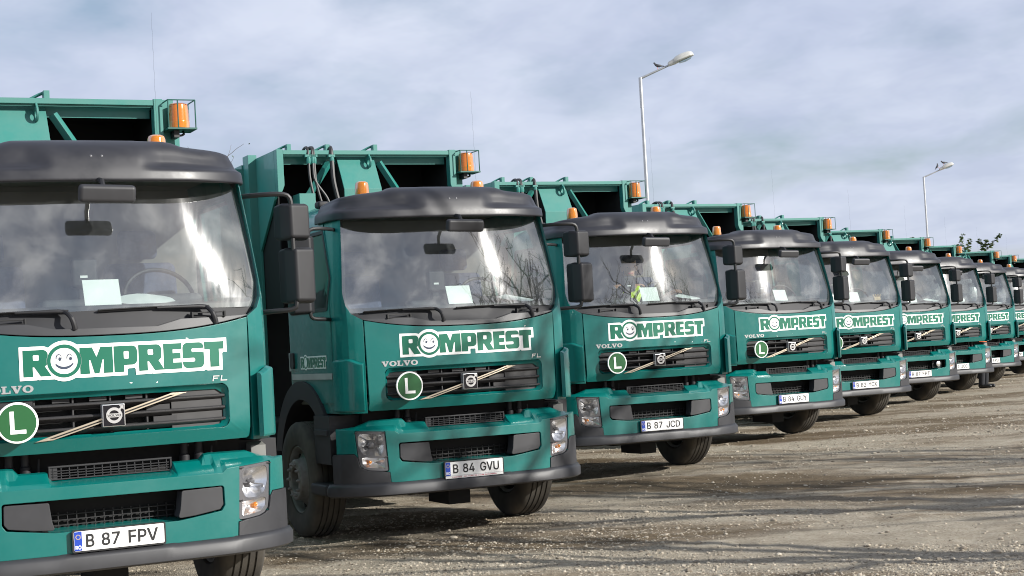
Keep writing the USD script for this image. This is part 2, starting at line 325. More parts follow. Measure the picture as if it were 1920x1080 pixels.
def logo_shapes():
    """(white backing, green letters, face ink) in metres, x from -0.514 to 0.713 about the cab's centre line, z about mid height"""
    h = .152; zb = -.076; gl = []
    for c, x0, x1 in (('R', -.491, -.338), ('M', -.176, .012), ('P', .019, .155), ('R', .164, .316), ('E', .314, .424), ('S', .432, .565), ('T', .570, .694)):
        g = glyph(c); b = g.bounds; g = affinity.translate(g, -b[0], 0); g = affinity.scale(g, (x1 - x0) / (b[2] - b[0]), h, origin=(0, 0))
        gl.append(affinity.translate(g, x0, zb))
    ring = Point(-.264, .006).buffer(.0955, quad_segs=24); face = Point(-.264, .006).buffer(.0755, quad_segs=24)
    letters = unary_union(gl).difference(ring.buffer(.002)); letters = unary_union([letters, ring.difference(face)])
    back = unary_union([unary_union(gl).buffer(.0205, join_style=2), Point(-.264, .006).buffer(.117, quad_segs=24)])
    back = unary_union([back, sbox(-.170, .07, .694, .0965), sbox(.30, -.0965, .565, -.06)]); back = back.buffer(.010).buffer(-.010)
    back = unary_union([Polygon(g.exterior) for g in getattr(back, 'geoms', [back])])
    cx, cz = -.264, .006; ink = []
    for dx, k in ((-.030, 1), (.030, 1)):
        e = affinity.scale(Point(cx + dx, cz + .018).buffer(.021, quad_segs=10), .8, 1.1)
        ink.append(e.difference(affinity.translate(affinity.scale(e, .82, .86), .002, -.002)).intersection(sbox(-9, cz + .012, 9, 9)))
        ink.append(affinity.scale(Point(cx + dx + .006, cz + .012).buffer(.0095, quad_segs=8), .85, 1.15))
    arc = Point(cx, cz + .012).buffer(.060, quad_segs=16).difference(affinity.translate(affinity.scale(Point(cx, cz + .012).buffer(.060, quad_segs=16), 1.02, .93), 0, .011)).intersection(sbox(cx - .049, -9, cx + .051, cz - .012))
    ink.append(arc)
    return back, letters, unary_union(ink)
LOGO = logo_shapes()

# ================================================================ THE TRUCK (x: to the right seen from the front, y: rearward, z: up)
def yh(u): return .02 + .14 * u * u
def f_hood(t, off=0.0):
    return lambda u, z, d: np.c_[u, yh(u) + np.clip(1.165 - z, 0, 1) * .5 - off + (t - d), z]
def arc_low(u): return 1.752 + .084 * np.clip(np.abs(u) / .88, 0, 1.05) ** 2.6
# bumper plan curve by arc length
_bt = np.array([(0, .02), (.2, .022), (.4, .028), (.64, .042), (.76, .066), (.86, .105), (.976, .168), (1.05, .235), (1.1, .30), (1.14, .40), (1.155, .52), (1.16, .8), (1.16, 1.5)])
_bu = PchipInterpolator(np.arange(len(_bt)), _bt)(np.linspace(0, len(_bt) - 1, 400))
_bs = np.r_[0, np.cumsum(np.linalg.norm(np.diff(_bu, axis=0), axis=1))]
def s_of_u(u): return float(np.interp(u, _bu[:, 0], _bs))
def s_of_y(y): return float(np.interp(y, _bu[:, 1], _bs))
_tg = np.gradient(_bu, _bs, axis=0); _tg /= np.linalg.norm(_tg, axis=1)[:, None]
def wrap(s, d, z):
    a, sg = np.abs(s), np.sign(s)
    x, y = np.interp(a, _bs, _bu[:, 0]), np.interp(a, _bs, _bu[:, 1]); tx, ty = np.interp(a, _bs, _tg[:, 0]), np.interp(a, _bs, _tg[:, 1])
    return np.c_[(x + d * ty) * np.where(sg == 0, 1, sg), y - d * tx, z]
def f_bump(t, off=0.0): return lambda s, z, d: wrap(s, d - t + off, z)
def uz(pts): return [(math.copysign(s_of_u(abs(u)), u), z) for u, z in pts]

def rake(z):
    t = np.clip(z - 1.78, 0, None); return .13 * t + .09 * t * t
def f_cab(v):
    """leans the windscreen back, draws the sides in and rounds the roof"""
    v = np.array(v, float); z = v[:, 2]; x = v[:, 0] * (1 - .098 * np.clip(z - 1.98, 0, None)); y = v[:, 1] + rake(z) * np.clip(1 - v[:, 1] / 1.65, 0, 1)
    e = np.clip((z - 2.74) / .125, 0, 1) ** 2
    return np.c_[x * (1 - .125 * e), y + .20 * e * np.where(v[:, 1] < .8, 1, -1), z]
def yg(u, z): return .128 + .125 * u * u + rake(z)

def build_truck(C):
    P = lambda name, mesh, mat, smooth=30, label=None: put(C, name, mesh, mat, smooth, label)
    S = lambda par, name, mesh, mat, smooth=30: put(par, name, mesh, mat, smooth)
    # ---------------- cab shell
    half = [(.86, .125), (.93, .160), (.980, .195), (1.008, .250), (1.024, .36), (1.03, .55), (1.03, 1.60), (1.0, 1.65)]
    front = [(u, yh(u)) for u in np.linspace(0, .84, 9)]
    right = front + half; plan = right + [(-x, y) for x, y in right[::-1] if x > 0]
    pl = Polygon(plan).buffer(0); inner = pl.buffer(-.05)
    cab = Manifold.extrude(cs_of(pl), 1.79).translate((0, 0, 1.075)) - Manifold.extrude(cs_of(inner), 1.69).translate((0, 0, 1.13))
    us = np.linspace(-.866, .866, 41)
    ws = [(u, float(arc_low(u))) for u in us] + [(.945, 1.886), (.978, 1.954), (.994, 2.064), (.994, 2.73), (-.994, 2.73), (-.994, 2.064), (-.978, 1.954), (-.945, 1.886)]
    hole = unary_union([Polygon(ws), Polygon([(-.866, 1.07), (.866, 1.07), (.866, 1.83), (-.866, 1.83)])]).buffer(.001)
    def prism_y(poly, y0, y1):
        return Manifold.extrude(cs_of(poly), y1 - y0).rotate((90, 0, 0)).translate((0, y1, 0))
    def prism_x(poly, x0, x1):                                   # poly in (y, z)
        return Manifold.extrude(cs_of(poly), x1 - x0).rotate((90, 0, 90)).translate((x0, 0, 0))
    win = Polygon([(.50, 1.93), (1.50, 1.93), (1.50, 2.62), (.60, 2.62), (.42, 2.2)]).buffer(-.03).buffer(.03)
    arch = Point(1.28, .55).buffer(.78, quad_segs=20)
    for side in (-1, 1):
        cab = cab - prism_x(win, .9 * side - (.3 if side < 0 else 0), .9 * side + (.3 if side > 0 else 0))
        cab = cab - prism_x(arch, .7 * side - (.5 if side < 0 else 0), .7 * side + (.5 if side > 0 else 0))
    cab = cab - prism_y(hole, -.5, .62)
    m = cab.refine_to_length(.07).to_mesh()
    shell = P('cab', tm(f_cab(m.vert_properties[:, :3]), m.tri_verts), 'paint', 35)
    # lining seen through the glass
    P('cab_lining', cat(bx(-.94, .94, 1.52, 1.55, 1.15, 2.78), bx(-.88, .88, .60, 1.55, 2.76, 2.78), bx(-.97, .97, .3, 1.55, 1.14, 1.16),
                        bx(-.985, -.965, .4, 1.5, 1.15, 1.92), bx(.965, .985, .4, 1.5, 1.15, 1.92)), 'lining')
    # ---------------- windscreen, seal, cowl
    gp = Polygon(ws).intersection(sbox(-2, 1.889, 2, 3)).buffer(-.004)
    inner_g = gp.buffer(-.032, join_style=1).buffer(-.03).buffer(.03)
    fg = lambda t, off: (lambda u, z, d: np.c_[u * (1 - .098 * np.clip(z - 1.98, 0, None)), yg(u, z) - off + (t - d), z])
    P('windscreen', panel(gp, .004, .07, fg(.004, 0), sheet=True), 'glass', True)
    P('windscreen_seal', panel(gp.difference(inner_g), .012, .07, fg(.012, -.003)), 'black')
    low = Polygon([(u, float(arc_low(u)) + .004) for u in us] + [(.93, 1.894), (.955, 1.934), (-.955, 1.934), (-.93, 1.894)])
    ridge = [(-.97, 1.849), (-.70, 1.839), (-.46, 1.836), (-.30, 1.800), (.29, 1.794), (.44, 1.832), (.70, 1.836), (.97, 1.849)]
    lip = low.intersection(Polygon([(-1.1, 1.6), (1.1, 1.6), (1.1, 1.86)] + ridge[::-1] + [(-1.1, 1.86)]))
    cw = P('cowl', panel(low, .01, .06, lambda u, z, d: np.c_[u, yh(u) + .055 + .46 * np.clip(z - 1.75, 0, 1) + (.01 - d), z]), 'dark')
    S(cw, 'cowl_lip', panel(lip, .05, .06, lambda u, z, d: np.c_[u, yh(u) + .002 + .28 * np.clip(z - 1.74, 0, 1) + (.05 - d), z]), 'grey')
    for x in (-.56, .62):
        S(cw, 'air_slot', cat(bx(x - .10, x + .10, yh(x) + .035, yh(x) + .07, 1.838, 1.842), bx(x - .10, x + .10, yh(x) + .035, yh(x) + .07, 1.862, 1.868), bx(x - .105, x - .095, yh(x) + .03, yh(x) + .07, 1.835, 1.87), bx(x + .095, x + .105, yh(x) + .03, yh(x) + .07, 1.835, 1.87)), 'black')
    for px, tip in ((-.19, -.83), (.66, -.04)):                  # wipers park towards the left
        base = (px, yh(px) + .02, 1.795); el = (px - .10, yg(px - .1, 1.9) - .045, 1.905)
        w = P('wiper', tube(smooth_path([base, (px - .02, yh(px) + .01, 1.86), (px - .05, yg(px - .05, 1.9) - .05, 1.90), el, ((px + tip) / 2, yg((px + tip) / 2, 1.9) - .03, 1.905)], 20), np.linspace(.017, .007, 20)), 'dark')
        pts = [(x, yg(x, 1.90) - .016, 1.897 + .008 * math.sin((x - tip) * 4)) for x in np.linspace(tip, px - .02, 14)]
        S(w, 'blade', cat(tube(pts, .008, 6), tube([(a, b - .012, c + .006) for a, b, c in pts], .005, 6)), 'black')
    # ---------------- sun visor
    prof = np.array([(.140, 2.700), (.006, 2.668), (-.006, 2.676), (-.002, 2.705), (.008, 2.745), (.018, 2.772), (.042, 2.825), (.10, 2.888), (.20, 2.928), (.34, 2.942), (.52, 2.936), (.56, 2.88)])
    tt = np.r_[0, np.cumsum(np.linalg.norm(np.diff(prof, axis=0), axis=1))]; ti = np.unique(np.r_[np.linspace(0, tt[-1], 50), tt[1], tt[2]]); pf = PchipInterpolator(tt, prof)(ti)
    vp = np.array([(0, .118), (.25, .124), (.5, .148), (.7, .200), (.85, .278), (.935, .365), (.975, .46), (.988, .58), (.990, .72), (.990, .86)])
    vc = PchipInterpolator(np.arange(len(vp)), vp)(np.linspace(0, len(vp) - 1, 300)); vs = np.r_[0, np.cumsum(np.linalg.norm(np.diff(vc, axis=0), axis=1))]
    vt = np.gradient(vc, vs, axis=0); vt /= np.linalg.norm(vt, axis=1)[:, None]; S1 = vs[-1]
    su_ = lambda u: np.interp(u, vc[:, 0], vs)
    ztop = lambda q: .009 + PchipInterpolator([0, su_(.47), su_(.53), su_(.61), su_(.70), su_(.78), su_(.87), su_(.95), su_(.985), S1], [2.942, 2.941, 2.934, 2.912, 2.902, 2.895, 2.882, 2.868, 2.86, 2.83])(q)
    osc = PchipInterpolator([0, su_(.5), su_(.75), su_(.90), su_(.985), S1], [1, 1, .85, .60, .46, .36]); outl = PchipInterpolator([0, su_(.75), su_(.92), su_(.985), S1], [1, 1.2, 2.2, 2.6, 2.4])
    vtop = int(np.argmax(pf[:, 1])); rows = []
    for sv in np.linspace(-S1, S1, 141):
        a, sg = abs(sv), (-1 if sv < 0 else 1); x0, y0 = np.interp(a, vs, vc[:, 0]), np.interp(a, vs, vc[:, 1]); tx_, ty_ = np.interp(a, vs, vt[:, 0]), np.interp(a, vs, vt[:, 1])
        k = (float(ztop(a)) - 2.745) / (2.942 - 2.745); wsc = float(sst(su_(.24), su_(.42), a)) * (1 - float(sst(su_(.88), su_(.985), a)))
        o = pf[:, 0] * float(osc(a)); lowh = np.clip((pf[:, 1] - 2.735) / .06, 0, 1) * np.clip((2.93 - pf[:, 1]) / .05, 0, 1); o = o + .016 * (float(outl(a)) - 1) * lowh
        push = .046 * wsc * np.clip((pf[:, 1] - 2.742) / .030, 0, 1) * np.clip((2.95 - pf[:, 1]) / .12, 0, 1) * (np.arange(len(pf)) < vtop); o = o + push
        z = np.where(pf[:, 1] > 2.745, 2.745 + (pf[:, 1] - 2.745) * k, pf[:, 1]) + .010 * float(sst(su_(.7), su_(.985), a))
        rows.append(np.c_[(x0 - o * ty_) * sg, y0 + o * tx_, z])
    vis = loft(rows, flip=True)
    vz = P('sun_visor', vis, 'visor', 60)
    for sx in (-.032, .032):
        S(vz, 'screw', revolve([(0, .010), (.007, .009), (.010, .004), (.011, -.01)], 12, '-y', (sx, .162, 2.82)), 'bezel')
    for sx in (-.568, .522):
        rl = P('roof_light', revolve([(0, .105), (.035, .104), (.050, .096), (.057, .078), (.061, .03), (.062, 0), (.062, -.02)], 24, 'z', (sx, .80, 2.938)), 'amber', 40)
        S(rl, 'lamp_base', revolve([(0, -.015), (.060, -.016), (.072, -.12), (0, -.12)], 20, 'z', (sx, .80, 2.946)), 'black')
    P('aerial', tube([(.545, .86, 2.90), (.547, .87, 3.3), (.55, .885, 3.86)], [.0009, .0006, .0005], 5), 'black')
    # ---------------- hood panel with grille
    u2 = np.linspace(-.860, .860, 41)
    hood = Polygon([(-.848, 1.10), (-.83, 1.088), (.83, 1.088), (.848, 1.10)] + [(u, float(arc_low(u)) - .004) for u in u2[::-1]])
    gouter = sbox(-.715, 1.165, .715, 1.432).buffer(-.05).buffer(.05, quad_segs=8)
    ginner = sbox(-.686, 1.183, .686, 1.398).buffer(-.045).buffer(.045, quad_segs=8)
    hp = panel(hood.difference(gouter), .02, .06, f_hood(.02))
    n = 64
    def ringpts(poly): return [poly.exterior.interpolate(i / n, normalized=True).coords[0] for i in range(n)]
    def aligned(poly, ref=None):
        p = np.array(ringpts(poly)); c = p.mean(0); a = np.arctan2((p - c)[:, 1], (p - c)[:, 0]); k = np.argmin(np.abs(a)); p = np.roll(p, -k, axis=0)
        return p if Polygon(p).exterior.is_ccw else np.roll(p[::-1], 1, axis=0)
    ro, ri = aligned(gouter), aligned(ginner)
    rows = []
    for w in (0, .25, .6, 1.0):
        p = ro * (1 - w) + ri * w; d = .042 * math.sin(w * math.pi / 2); q = np.c_[p[:, 0], yh(p[:, 0]) + d, p[:, 1]]; rows.append(np.vstack([q, q[:1]]))
    rows.append(rows[-1] + np.array([0, .04, 0]))
    hd = P('hood_panel', cat(hp, loft(rows, flip=True)), 'paint', 40)
    # grille: side panels, dark centre, three blades, ribs
    gi = ginner.buffer(.012)
    gr = P('grille', cat(panel(gi, .004, .08, f_hood(.004, -.135)), panel(gi.difference(sbox(-.44, 1.1, .36, 1.5)), .006, .06, f_hood(.006, -.052))), 'grille')
    S(gr, 'dark_core', panel(sbox(-.44, 1.18, .36, 1.40), .004, .1, f_hood(.004, -.12)), 'void')
    for zc in (1.358, 1.288, 1.218):
        pr = [(.018, zc + .008), (.010, zc + .002), (.012, zc - .006), (.05, zc - .026), (.075, zc - .030), (.075, zc - .012), (.03, zc + .010), (.018, zc + .008)]
        S(gr, 'blade', loft([[(u, yh(u) + .012 + a, z) for a, z in pr] for u in np.linspace(-.694, .694, 25)], flip=True), 'grille')
    for x in (-.430, -.215, .0, .215):
        S(gr, 'rib', bx(x - .005, x + .005, yh(x) + .065, yh(x) + .12, 1.185, 1.40), 'grille')
    for x in (-.33, -.12, .09):
        S(gr, 'filler', bx(x, x + .10, yh(x) + .07, yh(x) + .08, 1.372, 1.395), 'grille')
    for x, zc in ((.21, 1.318), (.25, 1.248)):
        S(gr, 'filler', bx(x, x + .14, yh(x) + .06, yh(x) + .075, zc - .03, zc + .01), 'grille')
    bp = Polygon([(-.437, 1.160), (-.350, 1.163), (.433, 1.372), (.455, 1.394), (.345, 1.392), (-.40, 1.172)])
    bp = Polygon([(-.445, 1.158), (-.345, 1.164), (.350, 1.366), (.447, 1.392), (.352, 1.392), (-.352, 1.188)])
    gb = Polygon([(-.37, 1.1715), (-.34, 1.1725), (.37, 1.3795), (.34, 1.3795)])
    db = P('diagonal_bar', cat(panel(bp.difference(gb), .018, .06, lambda u, z, d: np.c_[u, yh(u) + .012 - d, z])), 'bar')
    S(db, 'groove', panel(gb, .006, .1, lambda u, z, d: np.c_[u, yh(u) + .010 - d, z]), 'platebl')
    e0 = (-.003, 1.284)
    em = P('emblem', rbx(e0[0] - .066, e0[0] + .066, -.012, .04, e0[1] - .066, e0[1] + .066, .006), 'badge')
    fy = lambda t, y0: (lambda u, z, d: np.c_[u, np.full_like(u, y0) - d, z])
    S(em, 'field', panel(sbox(e0[0] - .0605, e0[1] - .0605, e0[0] + .0605, e0[1] + .0605), .002, 0, fy(.002, -.0115)), 'gloss')
    rg = Point(*e0).buffer(.046, quad_segs=16).difference(Point(*e0).buffer(.030, quad_segs=16))
    arrow = unary_union([Polygon([(.020, .028), (.044, .050), (.050, .044), (.028, .020)]), Polygon([(.030, .056), (.056, .056), (.056, .030)])])
    S(em, 'ring', panel(unary_union([rg, affinity.translate(arrow, *e0)]), .006, 0, fy(.006, -.0125)), 'badge')
    S(em, 'name_band', panel(sbox(e0[0] - .046, e0[1] - .011, e0[0] + .046, e0[1] + .011), .003, 0, fy(.003, -.018)), 'badge')
    tx = text('VOLVO', .0125, True); b = tx.bounds; v = np.array(tx.vertices); sc = .078 / (b[1][0] - b[0][0])
    S(em, 'name', tm(np.c_[(v[:, 0] - (b[0][0] + b[1][0]) / 2) * sc + e0[0], -.0213 - v[:, 2], v[:, 1] - .00625 + e0[1]], tx.faces), 'platebl', False)
    # wide serif lettering on the hood
    def vol():
        Vg = unary_union([Polygon([(0, 1), (.55, 1), (.55, .84), (.46, .84), (.62, .38), (.80, .84), (.70, .84), (.70, 1), (1.10, 1), (1.10, .84), (1.02, .84), (.66, 0), (.44, 0), (.10, .84), (0, .84)])])
        Og = affinity.scale(Point(.5, .5).buffer(.5, quad_segs=16), 1.15, 1).difference(affinity.scale(Point(.5, .5).buffer(.5, quad_segs=16), .52, .62))
        Lg = unary_union([sbox(.12, 0, .42, 1), sbox(0, .84, .56, 1), sbox(0, 0, .95, .17), Polygon([(.78, 0), (.95, 0), (.95, .42), (.84, .42)])])
        x = 0; out = []
        for g in (Vg, Og, Lg, Vg, Og):
            b = g.bounds; out.append(affinity.translate(g, x - b[0], 0)); x += b[2] - b[0] + .07
        return unary_union(out)
    vg = vol(); b = vg.bounds; vg = affinity.scale(vg, .298 / b[2], .043, origin=(0, 0)); vg = affinity.translate(vg, -.738, 1.444)
    P('name_badge', panel(vg, .005, .06, f_hood(.005, .004)), 'badge')
    fl = unary_union([sbox(0, 0, .007, .033), sbox(0, .027, .040, .033), sbox(0, .013, .032, .019), sbox(.052, 0, .059, .033), sbox(.052, 0, .095, .006)])
    fl = affinity.translate(affinity.skew(fl, 12, 0, origin=(0, 0)), .612, 1.446)
    P('model_badge', panel(fl, .005, .06, f_hood(.005, .004)), 'badge')
    # round sign with L
    ls = P('round_sign', revolve([(0, .012), (.115, .012), (.117, .009), (.117, 0), (0, 0)], 40, '-y', (-.546, -.004, 1.278)), 'white')
    S(ls, 'green_face', revolve([(0, .0136), (.1045, .0136), (.1047, .012)], 40, '-y', (-.546, -.004, 1.278)), 'sign')
    S(ls, 'letter', panel(affinity.translate(unary_union([sbox(-.042, -.062, -.018, .066), sbox(-.042, -.062, .046, -.040)]), -.546, 1.278), .0015, 0, fy(.0015, -.0178)), 'white')
    # air deflectors at the cab corners
    for sg in (-1, 1):
        rows = []
        cv = PchipInterpolator([0, 1, 2, 3, 4, 5], np.array([(.9156, .062), (.960, .098), (1.0, .142), (1.034, .20), (1.050, .30), (1.055, .40)]))(np.linspace(0, 5, 16)); tg = np.gradient(cv, axis=0); tg /= np.linalg.norm(tg, axis=1)[:, None]
        for (x, y), (tx_, ty_), k in zip(cv, tg, np.linspace(0, 1, 16)):
            zt = 1.474 + .036 * sst(0, .5, k); zb = 1.092; ix, iy = x - .034 * ty_, y + .034 * tx_
            rows.append([(x * sg, y, zb + .012), (x * sg, y, zt - .012), ((x - .006 * ty_) * sg, y + .006 * tx_, zt), (ix * sg, iy, zt + .012), (ix * sg, iy, zb), ((x - .006 * ty_) * sg, y + .006 * tx_, zb), (x * sg, y, zb + .012)])
        caps = [tm(np.array(r[:-1]), [[0, i, i + 1] for i in range(1, 5)]) for r in (rows[0], rows[-1])]
        P('air_deflector', cat(loft(rows, flip=(sg < 0)), caps), 'paint', 30)
    # ---------------- bumper
    se = s_of_u(1.094); su = s_of_u
    tops = [(.640, .894), (.668, .918), (.76, .926), (.98, .941)]
    out = Polygon([(-su(.722), .505), (su(.722), .505), (se, .505), (se, .952)] + [(su(u), z) for u, z in tops[::-1]] + [(-su(u), z) for u, z in tops] + [(-se, .952), (-se, .505)])
    hl = Polygon(uz([(.737, .602), (.80, .604), (.88, .612), (.92, .626), (.948, .654), (.958, .704), (.975, .935), (.755, .924)])).buffer(-.012).buffer(.012)
    hl2 = affinity.scale(hl, -1, 1, origin=(0, 0))
    fen = Polygon([(su(.724), .505), (se + .045, .505), (se + .045, .730), (se + .03, .748), (su(.985), .748), (su(.958), .71), (su(.945), .634), (su(.73), .588)])
    fen = fen.difference(hl.buffer(.004)); fen2 = affinity.scale(fen, -1, 1, origin=(0, 0))
    opn = Polygon([(-.645, .822), (.645, .818), (.647, .70), (.625, .668), (.45, .645), (.36, .634), (-.36, .634), (-.45, .645), (-.625, .668), (-.647, .70)]).buffer(-.018).buffer(.018)
    shell_b = out.difference(unary_union([hl.buffer(.005), hl2.buffer(.005), fen.buffer(.004), fen2.buffer(.004), opn]))
    shell_b = max(getattr(shell_b, 'geoms', [shell_b]), key=lambda g: g.area) if False else shell_b
    bump = [panel(shell_b, .030, .05, f_bump(.030))]
    zf = lambda q: np.interp(q, [0, .60, .64, .668, .76, .98, 1.094, 1.2], [.890, .893, .894, .918, .926, .941, .952, .952])
    zr = lambda q: np.interp(q, [0, .345, .365, .372, .535, .565, .60, .88, .93, 1.0, 1.094, 1.2], [.928, .928, .950, .977, .979, 1.010, 1.014, 1.010, .990, .966, .954, .954])
    zm = lambda q: np.interp(q, [0, .595, .615, .66, .98, 1.094, 1.2], [.942, .944, .964, .966, .968, .956, .956])
    rows = []
    for u in np.unique(np.r_[np.linspace(-1.094, 1.094, 91), [g * q for g in (-1, 1) for q in (.595, .60, .615, .64, .66, .668, .345, .365, .372, .535, .565, .88, .93, 1.0)]]):
        a = abs(u); s = math.copysign(su(a), u); dr = .145 - .075 * float(sst(.75, 1.05, a)); f0, r0 = float(zf(a)), float(zr(a))
        m0 = min(float(zm(a)), r0 - .004) if a > .372 else f0 + .45 * (r0 - f0) + .008
        prof = [(0, f0 - .004), (-.006, f0 + .003), (-.03, f0 + .45 * (m0 - f0) + .003), (-.075 * dr / .145, m0), (-dr * .78, r0 - .008), (-dr, r0), (-dr - .012, r0 - .006), (-dr - .012, r0 - .09)]
        p = np.array(prof); rows.append(wrap(np.full(len(p), s), p[:, 0], p[:, 1]))
    deck = loft(rows, flip=True)
    bump.append(loft([wrap(np.full(3, s), np.array([-.03, -.15, -.22]), np.array([.632, .642, .650]) + .03 * float(sst(.36, .62, abs(s)))) for s in np.linspace(-.64, .64, 25)], flip=True))
    bu = P('bumper', cat(bump), 'paint', 30); S(bu, 'bumper_deck', deck, 'paint', 14)
    # towing pin hook on the bumper deck
    S(bu, 'deck_clip', tube([(.37, .12, .925), (.45, .115, .93), (.47, .12, .927)], .005, 6), 'black')
    # grids
    bars = [bx(x - .003, x + .003, .150, .166, .935, 1.0) for x in np.arange(-.335, .34, .0475)] + [bx(-.345, .345, .150, .164, z - .0025, z + .0025) for z in (.948, .963, .978)]
    frame = [bx(-.36, .36, .145, .175, .998, 1.008), bx(-.36, .36, .145, .175, .928, .935), bx(-.36, -.350, .145, .175, .930, 1.0), bx(.350, .36, .145, .175, .930, 1.0), bx(-.36, -.31, .15, .175, .930, 1.0)]
    P('upper_grid', cat(bars, frame), 'dark')
    bars = [bx(x - .003, x + .003, .20, .215, .645, .735) for x in np.arange(-.36, .40, .053)] + [bx(-.40, .40, .197, .212, z - .003, z + .003) for z in (.660, .690, .720)]
    P('lower_grid', cat(bars), 'black')
    P('opening_back', cat(bx(-.66, .66, .24, .245, .60, .86), bx(-.66, .66, .10, .245, .845, .85)), 'void')
    for sg in (-1, 1):
        fog = Polygon([(-.634, .812), (-.385, .808), (-.372, .70), (-.356, .648), (-.46, .656), (-.615, .678), (-.636, .705)]).buffer(-.012).buffer(.012)
        fc = panel(fog, .10, .06, f_bump(.10, -.004))
        P('fog_light_cover', fc if sg < 0 else mirx(fc), 'grey')
    # lower bar
    sL = s_of_y(.41); rows = []
    for s in np.linspace(-sL, sL, 81):
        a = abs(s); w = 1 - float(sst(su(.70), su(.735), a)); tap = float(sst(sL - .05, sL, a)); e = .022 * tap
        cut = .022 + .020 * w * float(sst(.30, .34, a)) + .0 * tap
        prof = np.array([(-.08, .403 + e), (.015 - e, .398 + e), (.034 - e, .410 + e), (.036 - e, .478 - e), (.036 - cut - e, .509 - e * .6), (-.08, .511 - e)]); rows.append(wrap(np.full(6, s), prof[:, 0], prof[:, 1]))
    caps = [tm(r, [[0, i, i + 1] for i in range(1, 5)]) for r in (rows[0], rows[-1])]
    P('step_bar', cat(loft(rows, flip=True), caps), 'grey', 40)
    for k, fpoly in enumerate((fen2, fen)):
        P('corner_fender', panel(fpoly, .034, .04, f_bump(.034, .006)), 'grey' if True else 'dark')
    # headlights
    for sg in (-1, 1):
        h0 = hl2 if sg < 0 else hl
        case = P('headlight', panel(h0, .012, .05, f_bump(.012, -.075)), 'bezel')
        def sp_(u, z): return (math.copysign(su(abs(u)), u), z)
        bowl = Polygon(uz([(.775, .900), (.957, .912), (.957, .82), (.93, .750), (.875, .725), (.79, .728), (.768, .775)])).buffer(-.03).buffer(.03)
        ind = Polygon(uz([(.762, .708), (.86, .711), (.90, .720), (.937, .715), (.932, .668), (.90, .636), (.760, .620)])).buffer(-.012).buffer(.012)
        if sg < 0: bowl, ind = (affinity.scale(g, -1, 1, origin=(0, 0)) for g in (bowl, ind))
        S(case, 'bezel', panel(h0.difference(unary_union([bowl, ind])), .05, .05, f_bump(.05, -.008)), 'bezel')
        for name, g, dep in (('reflector', bowl, .075), ('indicator', ind, .055)):
            c = g.centroid; rows = []; loop = np.array([g.exterior.interpolate(i / 36, normalized=True).coords[0] for i in range(36)]); loop = np.vstack([loop, loop[:1]])
            for w in (1, .96, .8, .6, .4, .2, .05):
                q = np.c_[c.x + (loop[:, 0] - c.x) * w, c.y + (loop[:, 1] - c.y) * w]; dd = -.012 - dep * (1 - w ** 2)
                rows.append(wrap(q[:, 0], np.full(37, 1) * dd, q[:, 1]))
            S(case, name, loft(rows, flip=(Polygon(loop).exterior.is_ccw)), 'chrome', 50)
        cb = bowl.centroid; ci = ind.centroid
        w0 = wrap(np.array([cb.x]), np.array([-.045]), np.array([cb.y]))[0]
        S(case, 'bulb_cap', cat(revolve([(0, .03), (.012, .028), (.020, .01), (.022, -.02)], 16, '-y', w0), move(rot(bx(-.075, .075, -.004, .004, -.004, .004), .18, (0, 1, 0)), w0 + np.array([0, .0, -.012]))), 'bezel')
        w1 = wrap(np.array([ci.x + sg * .035]), np.array([-.034]), np.array([ci.y + .006]))[0]
        sph = trimesh.creation.icosphere(2, .014); S(case, 'amber_bulb', tm(sph.vertices * [1.05, .6, 1.05] + w1, sph.faces), 'amber', True)
        S(case, 'lens', panel(h0.buffer(-.008), .004, .05, f_bump(.004, -.004), sheet=True), 'lens', True)
        scr = [sp_(.765, .911), sp_(.965, .923), sp_(.750, .716)]
        S(case, 'clip', cat(*[move(bx(-.012, .012, -.004, .004, -.003, .003), wrap(np.array([sg * abs(a)]), np.array([.0]), np.array([z]))[0]) for a, z in scr]), 'black')
        # plate behind the bumper corner seen in the gap
        if sg > 0: P('cab_mount', hull([(sg * x, y, z) for x in (.89, .985) for y, z in ((.27, .86), (.27, 1.03), (.36, 1.05), (.45, .86))]), 'mount', label='pale grey bracket behind the bumper corner')
    # engine bay seen in the gap under the hood
    P('engine_bay', cat(bx(-.84, .84, .34, .40, .45, 1.22), bx(-.9, .9, .4, 1.2, 1.10, 1.13), bx(-.84, .84, .26, .34, .52, .60), bx(-.45, .45, .36, 1.4, .36, .62)), 'void')
    for x in (-.56, -.47, .47, .56):
        P('damper', cat(revolve([(0, .12), (.024, .12), (.024, .05), (.032, .04), (.032, -.04), (0, -.04)], 14, 'z', (x, .27, .965)), tube([(x + .07, .26, .93), (x + .08, .27, 1.05)], .008, 6)), 'dark')
